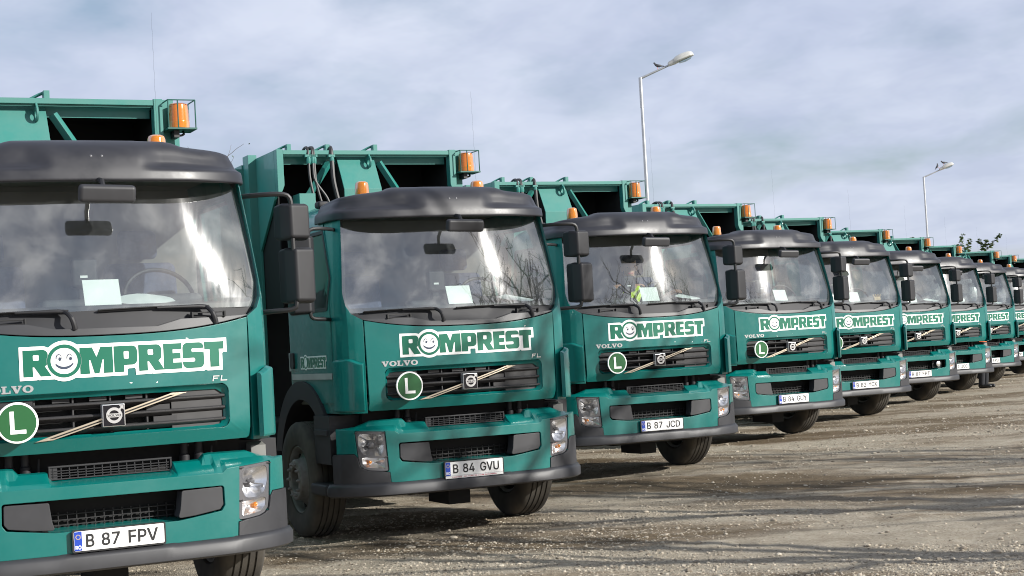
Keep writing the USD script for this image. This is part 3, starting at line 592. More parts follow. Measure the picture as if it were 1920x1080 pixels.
    # ---------------- side mirrors
    for sg in (-1, 1):
        arm = [(.93, .50, 2.600), (1.02, .40, 2.603), (1.12, .33, 2.603), (1.19, .31, 2.600), (1.228, .305, 2.585), (1.240, .305, 2.55), (1.243, .31, 2.3), (1.25, .31, 1.95), (1.245, .31, 1.885), (1.21, .32, 1.865), (1.10, .38, 1.860), (1.0, .52, 1.855)]
        P('mirror_arm', tube([(sg * x, y, z) for x, y, z in smooth_path(arm, 60)], .016, 8), 'black')
        for z0, z1, x0, x1, name in ((2.310, 2.545, 1.165, 1.372, 'upper_mirror'), (1.905, 2.262, 1.185, 1.392, 'lower_mirror')):
            r = .024; sp8 = []
            for x, y, sh in ((x0 + r, .43, .006), (x1 - r, .43, .0), (x0 + r + .012, .36, .0), (x0 + r + .050, .300, .008), (x1 - r - .006, .335, .006), (x1 - r, .37, .0)):
                for z in (z0 + r + sh, z1 - r - sh): sp8.append(Manifold.sphere(r, 14).translate((sg * x, y, z)))
            mm = P(name, mtm(Manifold.batch_hull(sp8)), 'dark', 45)
            S(mm, 'glass', bx(sg * (x0 + .02), sg * (x1 - .02), .4535, .4575, z0 + .02, z1 - .02), 'mirror_glass')
    # kerb mirror hung under the visor
    P('front_mirror', move(rot(rbx(-.165, .165, -.035, .035, -.052, .052, .024), .22, (1, .12, 0)), (.012, -.035, 2.575)), 'grey', 40)
    P('mirror_bracket', tube([(.0, .13, 2.675), (.0, .04, 2.66), (.0, -.01, 2.60)], .016, 8), 'black')
    # ---------------- doors, sides
    dpoly = Polygon([(.46, 1.16), (.46, 2.0), (.42, 2.2), (.60, 2.68), (1.55, 2.68), (1.55, 1.345), (1.30, 1.345), (1.05, 1.29), (.80, 1.16)])
    for sg in (-1, 1):
        fd = lambda t, off: (lambda y, z, d, sg=sg: np.c_[sg * ((1.03 + off + d - t) * (1 - .098 * np.clip(z - 1.98, 0, None)) + np.where(y < .55, -(.55 - y) * .05, 0)), y + rake(z) * np.clip(1 - y / 1.65, 0, 1), z])
        fix = (lambda m: m) if sg > 0 else (lambda m: tm(m.vertices, np.array(m.faces)[:, ::-1]))
        d0 = P('door', fix(panel(dpoly.difference(win.buffer(-.01)), .016, .09, fd(.016, .007))), 'paint')
        S(d0, 'window', fix(panel(win.buffer(.004), .004, .12, fd(.004, -.004), sheet=True)), 'side_glass', True)
        S(d0, 'window_seal', fix(panel(win.difference(win.buffer(-.03)), .012, .1, fd(.012, .011))), 'black')
        S(d0, 'handle', fix(panel(rr(1.455, 1.46, 1.555, 1.60, .03), .02, 0, fd(.02, .024))), 'black')
        S(d0, 'trim_strip', fix(panel(sbox(.47, 1.362, 1.54, 1.412), .006, .1, fd(.006, .014))), 'trim')
        k = .70 / 1.227; xo = .95 + (-.0 if sg < 0 else 0)
        for g, mat, off, nm in ((LOGO[0], 'white', .010, 'door_sign'), (LOGO[1], 'logo', .0115, 'door_sign_letters')):
            # reads towards the front on one side, away from it on the other
            q = affinity.translate(affinity.scale(g, -k if sg < 0 else k, k, origin=(.1, 0)), .94 - .1, 1.508)
            S(d0, nm, fix(panel(q, .001, .1, fd(.001, off))), mat)
        P('side_notice', bx(sg * 1.028, sg * 1.033, 1.585, 1.64, 1.44, 1.60), 'trim')
        # mud wing and step
        aw = Point(1.28, .55).buffer(.80, quad_segs=24).difference(Point(1.28, .55).buffer(.64, quad_segs=24)).intersection(sbox(.2, .72, 2.3, 1.6))
        mwm = panel(aw, .34, .12, lambda y, z, d, sg=sg: np.c_[sg * (.72 + d), y, z]); P('mud_wing', mwm if sg > 0 else tm(mwm.vertices, mwm.faces[:, ::-1]), 'dark')
        stp = cat(bx(sg * .70, sg * 1.10, .42, .82, .66, 1.06), bx(sg * .72, sg * 1.115, .46, .78, .90, .945))
        P('entry_step', stp, 'dark'); P('tread_step', cat(rbx(min(sg * .8, sg * 1.165), max(sg * .8, sg * 1.165), .40, .80, .405, .50, .02)), 'dark')
    # ---------------- interior
    rows = [[(u, yh(u) * .6 + a, z) for a, z in ((.20, 1.55), (.17, 1.90), (.22, 1.915), (.50, 1.925), (.62, 1.86), (.66, 1.5))] for u in np.linspace(-.93, .93, 15)]
    P('dashboard', cat(loft(rows, flip=True), rbx(-.30, .06, .50, .68, 1.55, 1.99, .04)), 'dash')
    dm = P('instrument_hood', rbx(.24, .68, .42, .62, 1.90, 2.0, .04), 'dash')
    P('control_unit', cat(rbx(-.10, .06, .55, .62, 2.06, 2.24, .02), bx(-.05, .01, .58, .64, 1.97, 2.07)), 'dark')
    P('control_knob', cat([revolve([(0, .012), (.014, .010), (.016, 0)], 12, '-y', (x, .545, z)) for x, z in ((-.14, 1.97), (-.105, 1.955), (-.07, 1.972))] + [bx(-.05, -.005, .546, .551, 2.12, 2.135)]), 'white')
    th = np.linspace(0, 2 * np.pi, 33); rim_ = np.c_[.46 + .22 * np.cos(th), .66 + .10 * np.sin(th), 1.98 + .19 * np.sin(th)]
    P('steering_wheel', cat(tube(rim_, .014, 8, False), tube([(.46, .5, 1.75), (.46, .66, 1.98)], .03, 8), tube([(.25, .66, 1.98), (.67, .66, 1.98)], .014, 6)), 'black')
    for x in (-.5, .5):
        sm = P('seat', cat(rbx(x - .25, x + .25, .78, 1.26, 1.45, 1.62, .05), move(rot(rbx(-.24, .24, -.06, .06, 0, .66, .05), -.16, (1, 0, 0)), (x, 1.24, 1.60))), 'seat')
        S(sm, 'headrest', move(rot(rbx(-.13, .13, -.045, .045, 0, .2, .04), -.16, (1, 0, 0)), (x, 1.36, 2.28)), 'seat')
    # ---------------- wheels
    def wheel(x, y, sg, dual=False):
        prof = [(.285, -.115), (.30, -.135), (.36, -.148), (.42, -.150), (.465, -.142), (.488, -.128), (.498, -.112)]
        for g in (-.072, -.024, .024, .072): prof += [(.4995, g - .007), (.486, g - .006), (.486, g + .006), (.4995, g + .007)]
        prof += [(.498, .112), (.488, .128), (.465, .142), (.42, .150), (.36, .148), (.30, .135), (.285, .115), (.28, 0), (.285, -.115)]
        ax = 'x' if sg > 0 else '-x'
        w = put(C, 'wheel', revolve(prof, 64, ax, (x, y, .5)), 'rubber', 35)
        d = [(.0, .075), (.055, .075), (.075, .065), (.085, .02), (.10, .03), (.105, .160), (.112, .168), (.168, .168), (.176, .160), (.182, .11), (.208, .078), (.250, .055), (.262, .055), (.268, .075), (.272, .112), (.285, .128), (.292, .124), (.292, .10), (.275, .06), (.26, -.10), (.285, -.12)]
        if dual: d = [(0, -.02), (.09, -.02), (.10, -.06), (.2, -.07), (.24, -.02), (.265, .06), (.285, .125), (.29, .10), (.27, .02), (.26, -.1)]
        rm = put(w, 'rim', revolve(d, 40, ax, (x, y, .5)), 'rim', 35)
        if not dual:
            hs = [affinity.translate(affinity.scale(Point(0, 0).buffer(.022, quad_segs=5), 1, 1.25), .228 * math.cos(a), .228 * math.sin(a)) for a in np.arange(8) * math.pi / 4]
            put(w, 'hand_holes', cat([move(rot(revolve([(0, .004), (.024, .004), (.024, -.004)], 12, ax), 0, (0, 0, 1)), (x + sg * .068, y + .228 * math.cos(a), .5 + .228 * math.sin(a))) for a in np.arange(8) * math.pi / 4 + .2]), 'void')
            put(w, 'wheel_nuts', cat([revolve([(0, .028), (.010, .028), (.016, .010), (.016, -.01)], 6, ax, (x + sg * .168, y + .138 * math.cos(a), .5 + .138 * math.sin(a))) for a in np.arange(10) * math.pi / 5]), 'rim', False)
    for sg in (-1, 1):
        wheel(sg * .985, 1.27, sg); wheel(sg * 1.01, 5.2, sg, True); wheel(sg * .68, 5.2, sg, True)
    # ---------------- chassis
    P('chassis', cat(bx(-.42, -.34, .3, 8.1, .62, .86), bx(.34, .42, .3, 8.1, .62, .86), bx(-.85, .85, 1.21, 1.33, .42, .54), bx(-.9, .9, 5.12, 5.28, .42, .58), bx(-.06, .14, .45, .9, .24, .42)), 'void')
    P('side_tank', cat(rbx(.5, 1.1, 2.3, 3.6, .45, 1.0, .06), rbx(-1.1, -.5, 2.3, 3.3, .45, 1.0, .06)), 'dark')
    # ---------------- refuse body
    P('body_box', cat(bx(-1.22, 1.22, 2.98, 7.6, 1.0, 3.40), bx(-1.24, 1.24, 2.95, 3.10, .98, 3.42)), 'body')
    for sg in (-1, 1):
        for y in (3.9, 4.8, 5.7, 6.6): P('body_rib', bx(sg * 1.22, sg * 1.27, y, y + .12, 1.0, 3.38), 'body')
    P('tailgate', hull([(x, y, z) for x in (-1.2, 1.2) for y, z in ((7.6, .9), (7.6, 3.38), (8.3, 3.3), (9.1, 1.9), (9.0, .8))]), 'body')
    P('top_beam', cat(bx(-.84, .84, 2.12, 2.19, 3.455, 3.494), bx(-.84, .84, 2.14, 2.17, 3.44, 3.455)), 'body')
    P('cross_panel', bx(-.84, .84, 2.24, 2.26, 3.375, 3.47), 'body')
    for sg in (-1, 1):
        P('post', hull([(sg * x, y, z) for x, z in ((.842, 3.502), (.905, 3.502), (.842, 3.165), (.862, 3.115), (.905, 3.06)) for y in (2.115, 2.20)]), 'body')
        gus = Polygon([(2.20, 3.50), (2.93, 3.50), (2.93, 1.30), (2.76, 1.30), (2.76, 2.60), (2.20, 3.08)])
        gm = panel(gus, .022, 0, lambda y, z, d, sg=sg: np.c_[sg * (.884 + d), y, z]); P('side_gusset', gm if sg > 0 else tm(gm.vertices, gm.faces[:, ::-1]), 'body')
        P('corner_post', cat(bx(sg * .90, sg * .985, 2.78, 2.96, 1.4, 3.535)), 'body')
        P('roof_rail', bx(sg * .93, sg * 1.0, 2.96, 7.5, 3.40, 3.46), 'body')
    P('mounting_plate', bx(.907, 1.01, 2.21, 2.235, 2.7, 3.512), 'body')
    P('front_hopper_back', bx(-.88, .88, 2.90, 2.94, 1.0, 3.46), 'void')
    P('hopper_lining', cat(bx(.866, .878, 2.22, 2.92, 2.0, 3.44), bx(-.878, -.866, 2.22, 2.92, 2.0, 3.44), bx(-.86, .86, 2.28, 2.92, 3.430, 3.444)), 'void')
    P('hopper_roof', bx(-.88, .88, 2.27, 2.94, 3.448, 3.47), 'body')
    cpl = [(-.29, 2.215, 3.46), (.085, 2.215, 3.46), (.085, 2.02, 3.115), (-.29, 2.02, 3.115)]
    P('chute_plate', cat(hull([(x, y + e, z) for x, y, z in cpl for e in (0, .012)]), hull([(x, y, z) for x in (-.29, .085) for y, z in ((2.02, 3.115), (2.032, 3.115), (2.06, 2.2), (2.07, 2.2))])), 'body')
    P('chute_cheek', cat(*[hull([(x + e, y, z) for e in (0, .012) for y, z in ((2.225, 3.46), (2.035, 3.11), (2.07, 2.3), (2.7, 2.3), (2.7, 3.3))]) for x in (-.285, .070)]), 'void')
    P('strut', tube([(.135, 2.20, 3.39), (.40, 2.20, 2.98), (.62, 2.20, 2.62)], .036, 4), 'body', False)
    P('strut', tube([(-.36, 2.22, 3.39), (-.60, 2.22, 3.04), (-.80, 2.22, 2.72)], .036, 4), 'body', False)
    hk = Point(-.02, 3.385).buffer(.058, quad_segs=12).difference(Point(-.02, 3.380).buffer(.030, quad_segs=10)); hk = unary_union([hk, Polygon([(-.045, 3.43), (.005, 3.43), (.0, 3.46), (-.03, 3.46)])])
    hm = panel(hk, .014, 0, lambda u, z, d: np.c_[.002 + d, 2.125 + (u + .02), z]); P('lifting_eye', tm(hm.vertices, hm.faces[:, ::-1]), 'body')
    for x, s in ((-.78, -1), (-.40, 1), (.08, -1)):
        P('beam_fitting', cat(tube([(x - .10, 2.24, 3.50), (x - .03, 2.22, 3.535), (x + .01, 2.20, 3.55)], .012, 6), bx(x - .01, x + .03, 2.15, 2.22, 3.49, 3.555)), 'body')
    for k, (x0, x1) in enumerate(((-.60, -.585), (-.56, -.44), (-.545, -.50), (-.37, -.33))):
        top_ = (x0 + .02, 2.23, 3.535)
        pts = [(x0 + .02, 2.35, 3.50), top_, (x0 + .005, 2.14, 3.51), (x0, 2.105, 3.40), (x0 - .005, 2.08, 3.25), (x1, 2.05, 3.05 - .05 * k), (x1 - .08 * (k == 3) + .03, 2.02, 2.80), (x1 - .10 * (k == 3) + .05, 1.95, 2.5)]
        hz = P('hydraulic_hose', tube(smooth_path(pts, 36), .013 if k < 3 else .022, 8), 'lid')
        S(hz, 'fitting', cat(revolve([(.0, .03), (.02, .03), (.024, .01), (.024, -.02), (.018, -.04), (0, -.04)], 8, 'z', (x0, 2.105, 3.40)), bx(x0 - .035, x0 + .03, 2.09, 2.13, 3.425, 3.45)), 'body')
    P('valve_box', bx(-.74, -.585, 2.0, 2.2, 2.5, 3.075), 'body')
    for sg in (-1, 1): P('roof_bracket', rbx(min(sg * .80, sg * .90), max(sg * .80, sg * .90), 1.0, 1.12, 2.84, 2.90, .02), 'dark')
    # beacon in its cage
    bc = P('beacon', cat(revolve([(0, .185), (.050, .185), (.066, .178), (.070, .165), (.071, .14), (.0725, .135), (.0725, .115), (.074, .11), (.074, .09), (.0755, .085), (.0755, .06), (.077, .055), (.077, .0), (0, 0)], 32, 'z', (1.030, 2.145, 3.290))), 'amber2', 35)
    S(bc, 'lower_band', revolve([(.0785, .048), (.0795, .045), (.0795, .005), (.0785, 0)], 32, 'z', (1.030, 2.145, 3.290)), 'amber')
    cage = [tube([(x, y, 3.284), (x, y, 3.488)], .005, 6) for x, y in ((.93, 2.05), (.93, 2.22), (1.13, 2.05), (1.13, 2.24), (1.0, 2.045))]
    cage += [tube([(.93, 2.05, 3.488), (1.13, 2.05, 3.488), (1.13, 2.24, 3.488)], .005, 6), tube([(.93, 2.05, 3.488), (.93, 2.22, 3.488)], .005, 6), bx(.922, 1.138, 2.042, 2.24, 3.272, 3.285)]
    S(bc, 'cage', cat(cage), M['cage'])
    S(bc, 'bracket', cat(bx(.98, 1.02, 2.10, 2.23, 3.22, 3.272), tube(smooth_path([(.98, 2.14, 3.27), (.99, 2.12, 3.24), (1.03, 2.12, 3.235), (1.06, 2.13, 3.25), (1.06, 2.16, 3.27)], 12), .009, 6)), 'lid')

M['cage'] = pbr('cage_green', (0.012, 0.085, 0.07), 0.45, bevel=0.002)

def plate_parts(T, s, zc=.575, uc=-.015, strip=False):
    w = lambda u, z, d: None
    y0 = -.006
    fy = lambda t, y: (lambda u, z, d: np.c_[u + uc, np.full_like(u, y) - d, z + zc])
    path = put(T, 'number_plate', panel(rr(-.27, -.066, .27, .064, .012), .014, 0, fy(.014, y0 + .012)), 'platebl')
    put(path, 'plate_face', panel(rr(-.26, -.056, .26, .056, .008), .0015, 0, fy(.0015, y0 - .0015)), 'plate')
    put(path, 'country_band', panel(sbox(-.258, -.054, -.215, .054), .001, 0, fy(.001, y0 - .0032)), 'blue')
    stars = unary_union([Point(-.2365 + .0125 * math.cos(a), .024 + .0125 * math.sin(a)).buffer(.0022, quad_segs=2) for a in np.arange(12) * math.pi / 6])
    put(path, 'stars', panel(stars, .0008, 0, fy(.0008, y0 - .0042)), 'yellow')
    def tx(t, h, x0, z0, wd, mat, nm, bold):
        m = text(t, h, bold); b = m.bounds; v = np.array(m.vertices); sc = wd / (b[1][0] - b[0][0]); hs = h / (b[1][1] - b[0][1])
        put(path, nm, tm(np.c_[(v[:, 0] - b[0][0]) * sc + x0 + uc, y0 - .0042 - v[:, 2], (v[:, 1] - b[0][1]) * hs + z0 + zc], m.faces), mat, False)
    tx('RO', .022, -.253, -.046, .033, 'white', 'country_code', True)
    a, b_, c = s.split(' ')
    tx(a, .074, -.192, -.037, .047, 'platebl', 'characters', True)
    tx(b_, .074, -.103, -.037, .105, 'platebl', 'characters', True)
    tx(c, .074, .052, -.037, .172, 'platebl', 'characters', True)
    if strip:
        put(path, 'dealer_strip', panel(sbox(-.26, -.078, .26, -.058), .0015, 0, fy(.0015, y0 - .0015)), 'plate')
        tx('FORTIS   SC FORTIS COM ROMANIA', .0085, -.20, -.072, .40, 'red', 'dealer_name', False)

SIGN_SHIFT = [(0, .014), (-.072, .014), (-.078, .020), (.004, .022), (.0, .004), (-.030, .014), (-.042, .008), (-.038, .022), (-.02, .014)]
def company_sign(T, k):
    fh = lambda off: (lambda u, z, d: f_hood(.001, off)(u + SIGN_SHIFT[k][0], z + SIGN_SHIFT[k][1] + 1.595, d))
    st = put(T, 'company_sign', panel(LOGO[0], .0012, .06, fh(.0024)), 'white')
    put(st, 'letters', panel(LOGO[1], .0010, .06, fh(.0042)), 'logo')
    put(st, 'smiling_face', panel(LOGO[2], .0010, .06, fh(.0042)), 'ink')
    rg = np.random.default_rng(100 + k)
    for _ in range(rg.integers(2, 5)):                             # stone chips in the paint
        u, z = rg.uniform(-.5, .72), rg.choice([rg.uniform(1.44, 1.475), rg.uniform(1.69, 1.72)]); w = rg.uniform(.002, .0055)
        g = affinity.rotate(affinity.scale(Point(u, z).buffer(w, quad_segs=3), 1.6, .7), rg.uniform(-40, 40))
        put(T, 'paint_chip', panel(g, .0008, 0, f_hood(.0008, .0012)), 'plate')
CLS = '/World/garbage_truck_kind'
stage.CreateClassPrim(CLS)
build_truck(CLS)

TRUCKS = [  # x, y, yaw, dz, plate
    (-2.3526, 9.2391, .4597, -.018, 'B 87 FPV', 'nearest, cut off at left'),
    (-.3878, 13.1564, .4459, -.016, 'B 84 GVU', 'second from the left'),
    (1.578, 17.38, .4391, .0155, 'B 87 JCD', 'third from the left'),
    (3.8213, 21.9524, .5165, .025, 'B 84 GUY', 'fourth from the left'),
    (5.676, 25.8476, .4458, .017, 'B 82 YCX', 'fifth from the left'),
    (7.6559, 30.1421, .4161, .006, 'B 87 FPT', 'sixth from the left'),
    (9.4599, 33.9102, .4076, -.005, 'B 87 JCC', 'seventh from the left'),
    (11.3927, 38.0494, .4271, -.025, 'B 87 FPU', 'eighth from the left'),
    (13.42, 42.75, .28, -.02, 'B 87 XYP', 'at the right edge'),
    (15.43, 46.7, .386, -.01, 'B 84 GVX', 'far right, only its body top and beacon showing'),
    (17.3, 50.4, .43, 0.0, 'B 84 GVT', 'last at the right edge, only the top of its body showing'),
]
GT = 'refuse trucks parked in a staggered row'
tpaths = []
for i, (x, y, th, dz, plate, where) in enumerate(TRUCKS):
    lab = f'green refuse truck with plate {plate}, {where}' if i < 9 else f'green refuse truck {where}'
    p = thing('garbage_truck', lab, 'garbage truck', (x, y, dz), th, GT); tpaths.append(p)
    stage.GetPrimAtPath(p).GetReferences().AddInternalReference(CLS)
    for n_ in stage.GetPrimAtPath(CLS).GetChildren(): used[(p, n_.GetName().rsplit('_0', 1)[0])] = used.get((p, n_.GetName().rsplit('_0', 1)[0]), 0) + 1
    if i < 9: company_sign(p, i)
    if i < 9: plate_parts(p, plate, .575 if i else .578, (-.002, -.010, -.028, -.027, -.022, -.018, -.028, -.032, -.02)[i], strip=(i == 1))
for i, which in ((4, 'fog_light_cover'), (5, 'fog_light_cover_001')):
    stage.GetPrimAtPath(tpaths[i] + '/' + which).SetActive(False)
    sx = -.50 if i == 4 else .50
    lp = put(tpaths[i], 'fog_lamp', cat(bx(sx - .11, sx + .11, .13, .15, .665, .81), revolve([(0, .0), (.03, .005), (.05, .02), (.056, .04), (.06, .04), (.06, -.03), (0, -.03)], 20, '-y', (sx, .12, .74))), 'dark')
    put(lp, 'lamp_glass', revolve([(0, .012), (.03, .010), (.052, .002), (.053, -.01)], 20, '-y', (sx, .09, .74)), 'chrome')

def in_truck(i, x, y, z):
    X, Y, th, dz = TRUCKS[i][:4]; c, s = math.cos(th), math.sin(th)
    return (X + x * c - y * s, Y + x * s + y * c, z + dz)

# ---------------------------------------------------------------- ground
def zrow(X, Y):
    ys = np.array([t[1] for t in TRUCKS[:9]]); zs = np.array([t[3] for t in TRUCKS[:9]])
    return PchipInterpolator(np.r_[-1e4, 0, ys, 60, 1e4], np.r_[0, -.015, zs, 0, 0])(Y)
def gz(X, Y):
    fade = np.exp(-(np.maximum(0, np.hypot(X - 4, Y - 16) - 30) / 30) ** 2)
    p = np.stack([X, Y, 0 * X], -1)
    return zrow(X, Y) + fade * (.05 * (meshkit.fbm(p * .45, 3, 3) - .5) + .030 * (meshkit.fbm(p * 1.6, 3, 5) - .5) + .022 * (meshkit.fbm(p * 7., 3, 9) - .5)) - .004
def graded(a, b, n, far):
    core = np.linspace(a, b, n); h = core[1] - core[0]; k = np.arange(1, 46); ext = h * 1.22 ** k; ext = np.cumsum(ext); ext = ext[ext < far]
    return np.r_[a - ext[::-1], core, b + ext]
gx = graded(-6, 12, 420, 4000)
gy = np.r_[graded(7.5, 24, 380, 4000)]
GX, GY = np.meshgrid(gx, gy); GV = np.c_[GX.ravel(), GY.ravel(), gz(GX, GY).ravel()]
nx, ny = len(gx), len(gy); idx = np.arange(nx * ny).reshape(ny, nx)
GF = np.vstack([np.c_[idx[:-1, :-1].ravel(), idx[:-1, 1:].ravel(), idx[1:, 1:].ravel()], np.c_[idx[:-1, :-1].ravel(), idx[1:, 1:].ravel(), idx[1:, :-1].ravel()]])
tag(usdkit.mesh(stage, '/World/ground', tm(GV, GF), M['ground'], True).GetPrim(), 'brown and grey gravel yard with damp dark patches', 'ground', kind='structure')

# loose stones
pi = UsdGeom.PointInstancer.Define(stage, '/World/gravel')
tag(pi.GetPrim(), 'loose pale gravel and small stones scattered over the yard', 'gravel', kind='stuff')
protos = []
for k in range(5):
    s_ = trimesh.creation.icosphere(1, 1.0); v = np.array(s_.vertices) * (1 + .35 * (rng.random((len(s_.vertices), 1)) - .5)) * [1, .7 + .4 * rng.random(), .35 + .25 * rng.random()]
    pp = f'/World/gravel/stone' + (f'_{k:03d}' if k else '')
    usdkit.mesh(stage, pp, tm(v, s_.faces), M['stone'], False); protos.append(Sdf.Path(pp))
pi.CreatePrototypesRel().SetTargets(protos)
N = 125000
r_ = 9.3 * (45 / 9.3) ** (rng.random(N) ** 1.25); xx = rng.uniform(-.36, .40, N) * r_; yy = r_
dens = meshkit.fbm(np.stack([xx * .5, yy * .5, 0 * xx], -1), 4, 21); keep = rng.random(N) < np.clip((dens - .34) * 3.4, .12, 1)
xx, yy = xx[keep], yy[keep]; n = len(xx)
sz = np.exp(rng.normal(math.log(.0054), .50, n)) * (yy / 11) ** .35; sz = np.clip(sz, .003, .034)
pi.CreatePositionsAttr(Vt.Vec3fArray.FromNumpy(np.c_[xx, yy, gz(xx, yy) + sz * .15].astype(np.float32)))
pi.CreateScalesAttr(Vt.Vec3fArray.FromNumpy(np.c_[sz, sz, sz].astype(np.float32)))
pi.CreateProtoIndicesAttr(Vt.IntArray.FromNumpy(rng.integers(0, 5, n).astype(np.int32)))
ang = rng.random(n) * 2 * np.pi; q = np.zeros((n, 4), np.float16); q[:, 2] = np.sin(ang / 2); q[:, 3] = np.cos(ang / 2)
pi.CreateOrientationsAttr(Vt.QuathArray([Gf.Quath(float(b), 0, 0, float(a)) for a, b in zip(q[:, 2], q[:, 3])]))

# ---------------------------------------------------------------- street lamps with birds
def lamp(x, y, top, ax, label):
    p = thing('street_lamp', label, 'street lamp', (x, y, 0), 0, 'yard lamps behind the trucks')
    put(p, 'pole', tube([(0, 0, -.1), (0, 0, 3), (0, 0, 6), (0, 0, top - .9)], [.085, .075, .062, .05], 14), 'steel')
    put(p, 'pole_sleeve', tube([(0, 0, top - .95), (0, 0, top + .03)], .058, 14), 'steel')
    arm = [(0, 0, top), (.5 * ax[0], .5 * ax[1], top + .19), (1.05 * ax[0], 1.05 * ax[1], top + .40)]
    put(p, 'arm', tube(arm, [.042, .036, .032], 12), 'steel')
    e = np.array([ax[0], ax[1], .34]); e /= np.linalg.norm(e); sd = np.cross(e, [0, 0, 1]); sd /= np.linalg.norm(sd); up = np.cross(sd, e)
    o = np.array([.92 * ax[0], .92 * ax[1], top + .375]); rows = []
    for t, w, h1, h0 in ((0, .05, .05, -.05), (.03, .085, .085, -.065), (.22, .10, .125, -.075), (.30, .145, .165, -.06), (.5, .165, .185, -.05), (.7, .155, .165, -.045), (.80, .11, .11, -.04), (.83, .02, .03, -.03)):
        a = np.linspace(0, 2 * np.pi, 21)
        rows.append([o + e * t * 1.06 + sd * w * math.cos(b) + up * (h1 * max(0, math.sin(b)) ** .8 + h0 * -min(0, math.sin(b))) for b in a])
    hd = put(p, 'lamp_head', loft(rows), 'lampcap', 50)
    bowl = [[o + e * t + sd * w * math.cos(b) - up * (.05 + d * math.sin(b)) for b in np.linspace(0, np.pi, 11)] for t, w, d in ((.32, .03, .0), (.36, .12, .05), (.55, .14, .075), (.74, .12, .05), (.80, .03, 0))]
    put(hd, 'lamp_bowl', loft(bowl), 'side_glass', 50)
    return o, e, up
def bird(loc, rz, sc, lean, label):
    p = thing('bird', label, 'bird', loc, rz, None); parts = []
    pts = [((-.02, 0, .10), .05), ((.05, 0, .115), .055), ((.10, 0, .14), .042), ((.135, 0, .185), .030), ((.15, 0, .205), .031)]
    body = Manifold.batch_boolean([Manifold.batch_hull([Manifold.sphere(a[1], 12).translate(a[0]), Manifold.sphere(b[1], 12).translate(b[0])]) for a, b in zip(pts, pts[1:])] + [Manifold.hull_points(np.array([(-.02, .03, .10), (-.02, -.03, .10), (-.19, .03, .075), (-.19, -.03, .075), (-.19, 0, .09), (-.02, 0, .145), (-.02, 0, .07)]))], m3.OpType.Add)
    bm = mtm(body.refine_to_length(.02)); bm = trimesh.smoothing.filter_taubin(trimesh.Trimesh(bm.vertices, bm.faces), iterations=6); T = lambda m: rot(tm(np.array(m.vertices) * sc, m.faces), -lean, (0, 1, 0))
    put(p, 'body', T(bm), 'feather', 60)
    put(p, 'beak', T(trimesh.Trimesh(*[np.array([(.175, .008, .205), (.175, -.008, .205), (.175, 0, .216), (.205, 0, .200)]), [[0, 2, 3], [1, 3, 2], [0, 3, 1], [0, 1, 2]]], process=False)), 'black', False)
    for sy in (-.018, .018): put(p, 'leg', tube(np.array([(.045, sy, .08), (.05, sy, .0)]) * sc, .005 * sc, 5), 'orange')
    for sy in (-1, 1):
        put(p, 'wing', T(hull([(.10, sy * .045, .15), (.09, sy * .055, .11), (-.05, sy * .045, .095), (-.14, sy * .012, .085), (-.05, sy * .03, .14), (.02, sy * .058, .14)])), 'feather', 50)
def axis_for(dx, dy): n_ = math.hypot(dx, dy); return (dx / n_, dy / n_)
a1 = axis_for(1, -.1)
o1, e1, u1 = lamp(4.52, 51.0, 9.94, a1, 'tall grey lamp post with one bird on its arm, above the fourth truck')
o2, e2, u2_ = lamp(24.27, 92.0, 10.0, a1, 'small far lamp post with two birds on its head, right of the centre')
bird((4.52 + .62 * a1[0], 51 + .62 * a1[1], 9.94 + .265), math.pi, .95, .0, 'dark pigeon sitting on the arm of the taller nearer lamp post')
b2 = np.array([24.27, 92.0, 0.]); q2 = b2 + o2 + e2 * .06 + u2_ * .07; q3 = b2 + o2 + e2 * .40 + u2_ * .17
bird((q2[0] - .10, q2[1], q2[2]), .2, 1.05, .75, 'left bird of the two on the far lamp post, leaning upright')
bird((q3[0], q3[1], q3[2] - .01), math.pi, 1.1, -.1, 'right bird of the two on the far lamp post, on top of the head')

# ---------------------------------------------------------------- trees
def branch(p, d, length, r, depth, out, leaves, rg, leafy, spread=.6):
    pts = [np.array(p, float)]; d = np.array(d, float); d /= np.linalg.norm(d); k = 6
    for i in range(k):
        d = d + rg.normal(0, .10, 3) + np.array([0, 0, .05]); d /= np.linalg.norm(d); pts.append(pts[-1] + d * length / k)
    out.append(tube(pts, np.linspace(r, r * .55, k + 1), 6 if r > .02 else 4))
    if depth == 0:
        if leafy:
            for j in range(leafy): leaves.append((pts[rg.integers(2, k + 1)] + rg.normal(0, .05, 3), rg.normal(0, 1, 3)))
        return
    for j in range(rg.integers(2, 4) + (depth > 2)):
        i = rg.integers(max(1, k - 4), k + 1); nd = d + rg.normal(0, spread, 3); nd[2] = abs(nd[2]) * .8 + .1
        branch(pts[i], nd, length * rg.uniform(.5, .75), r * .55, depth - 1, out, leaves, rg, leafy, spread)
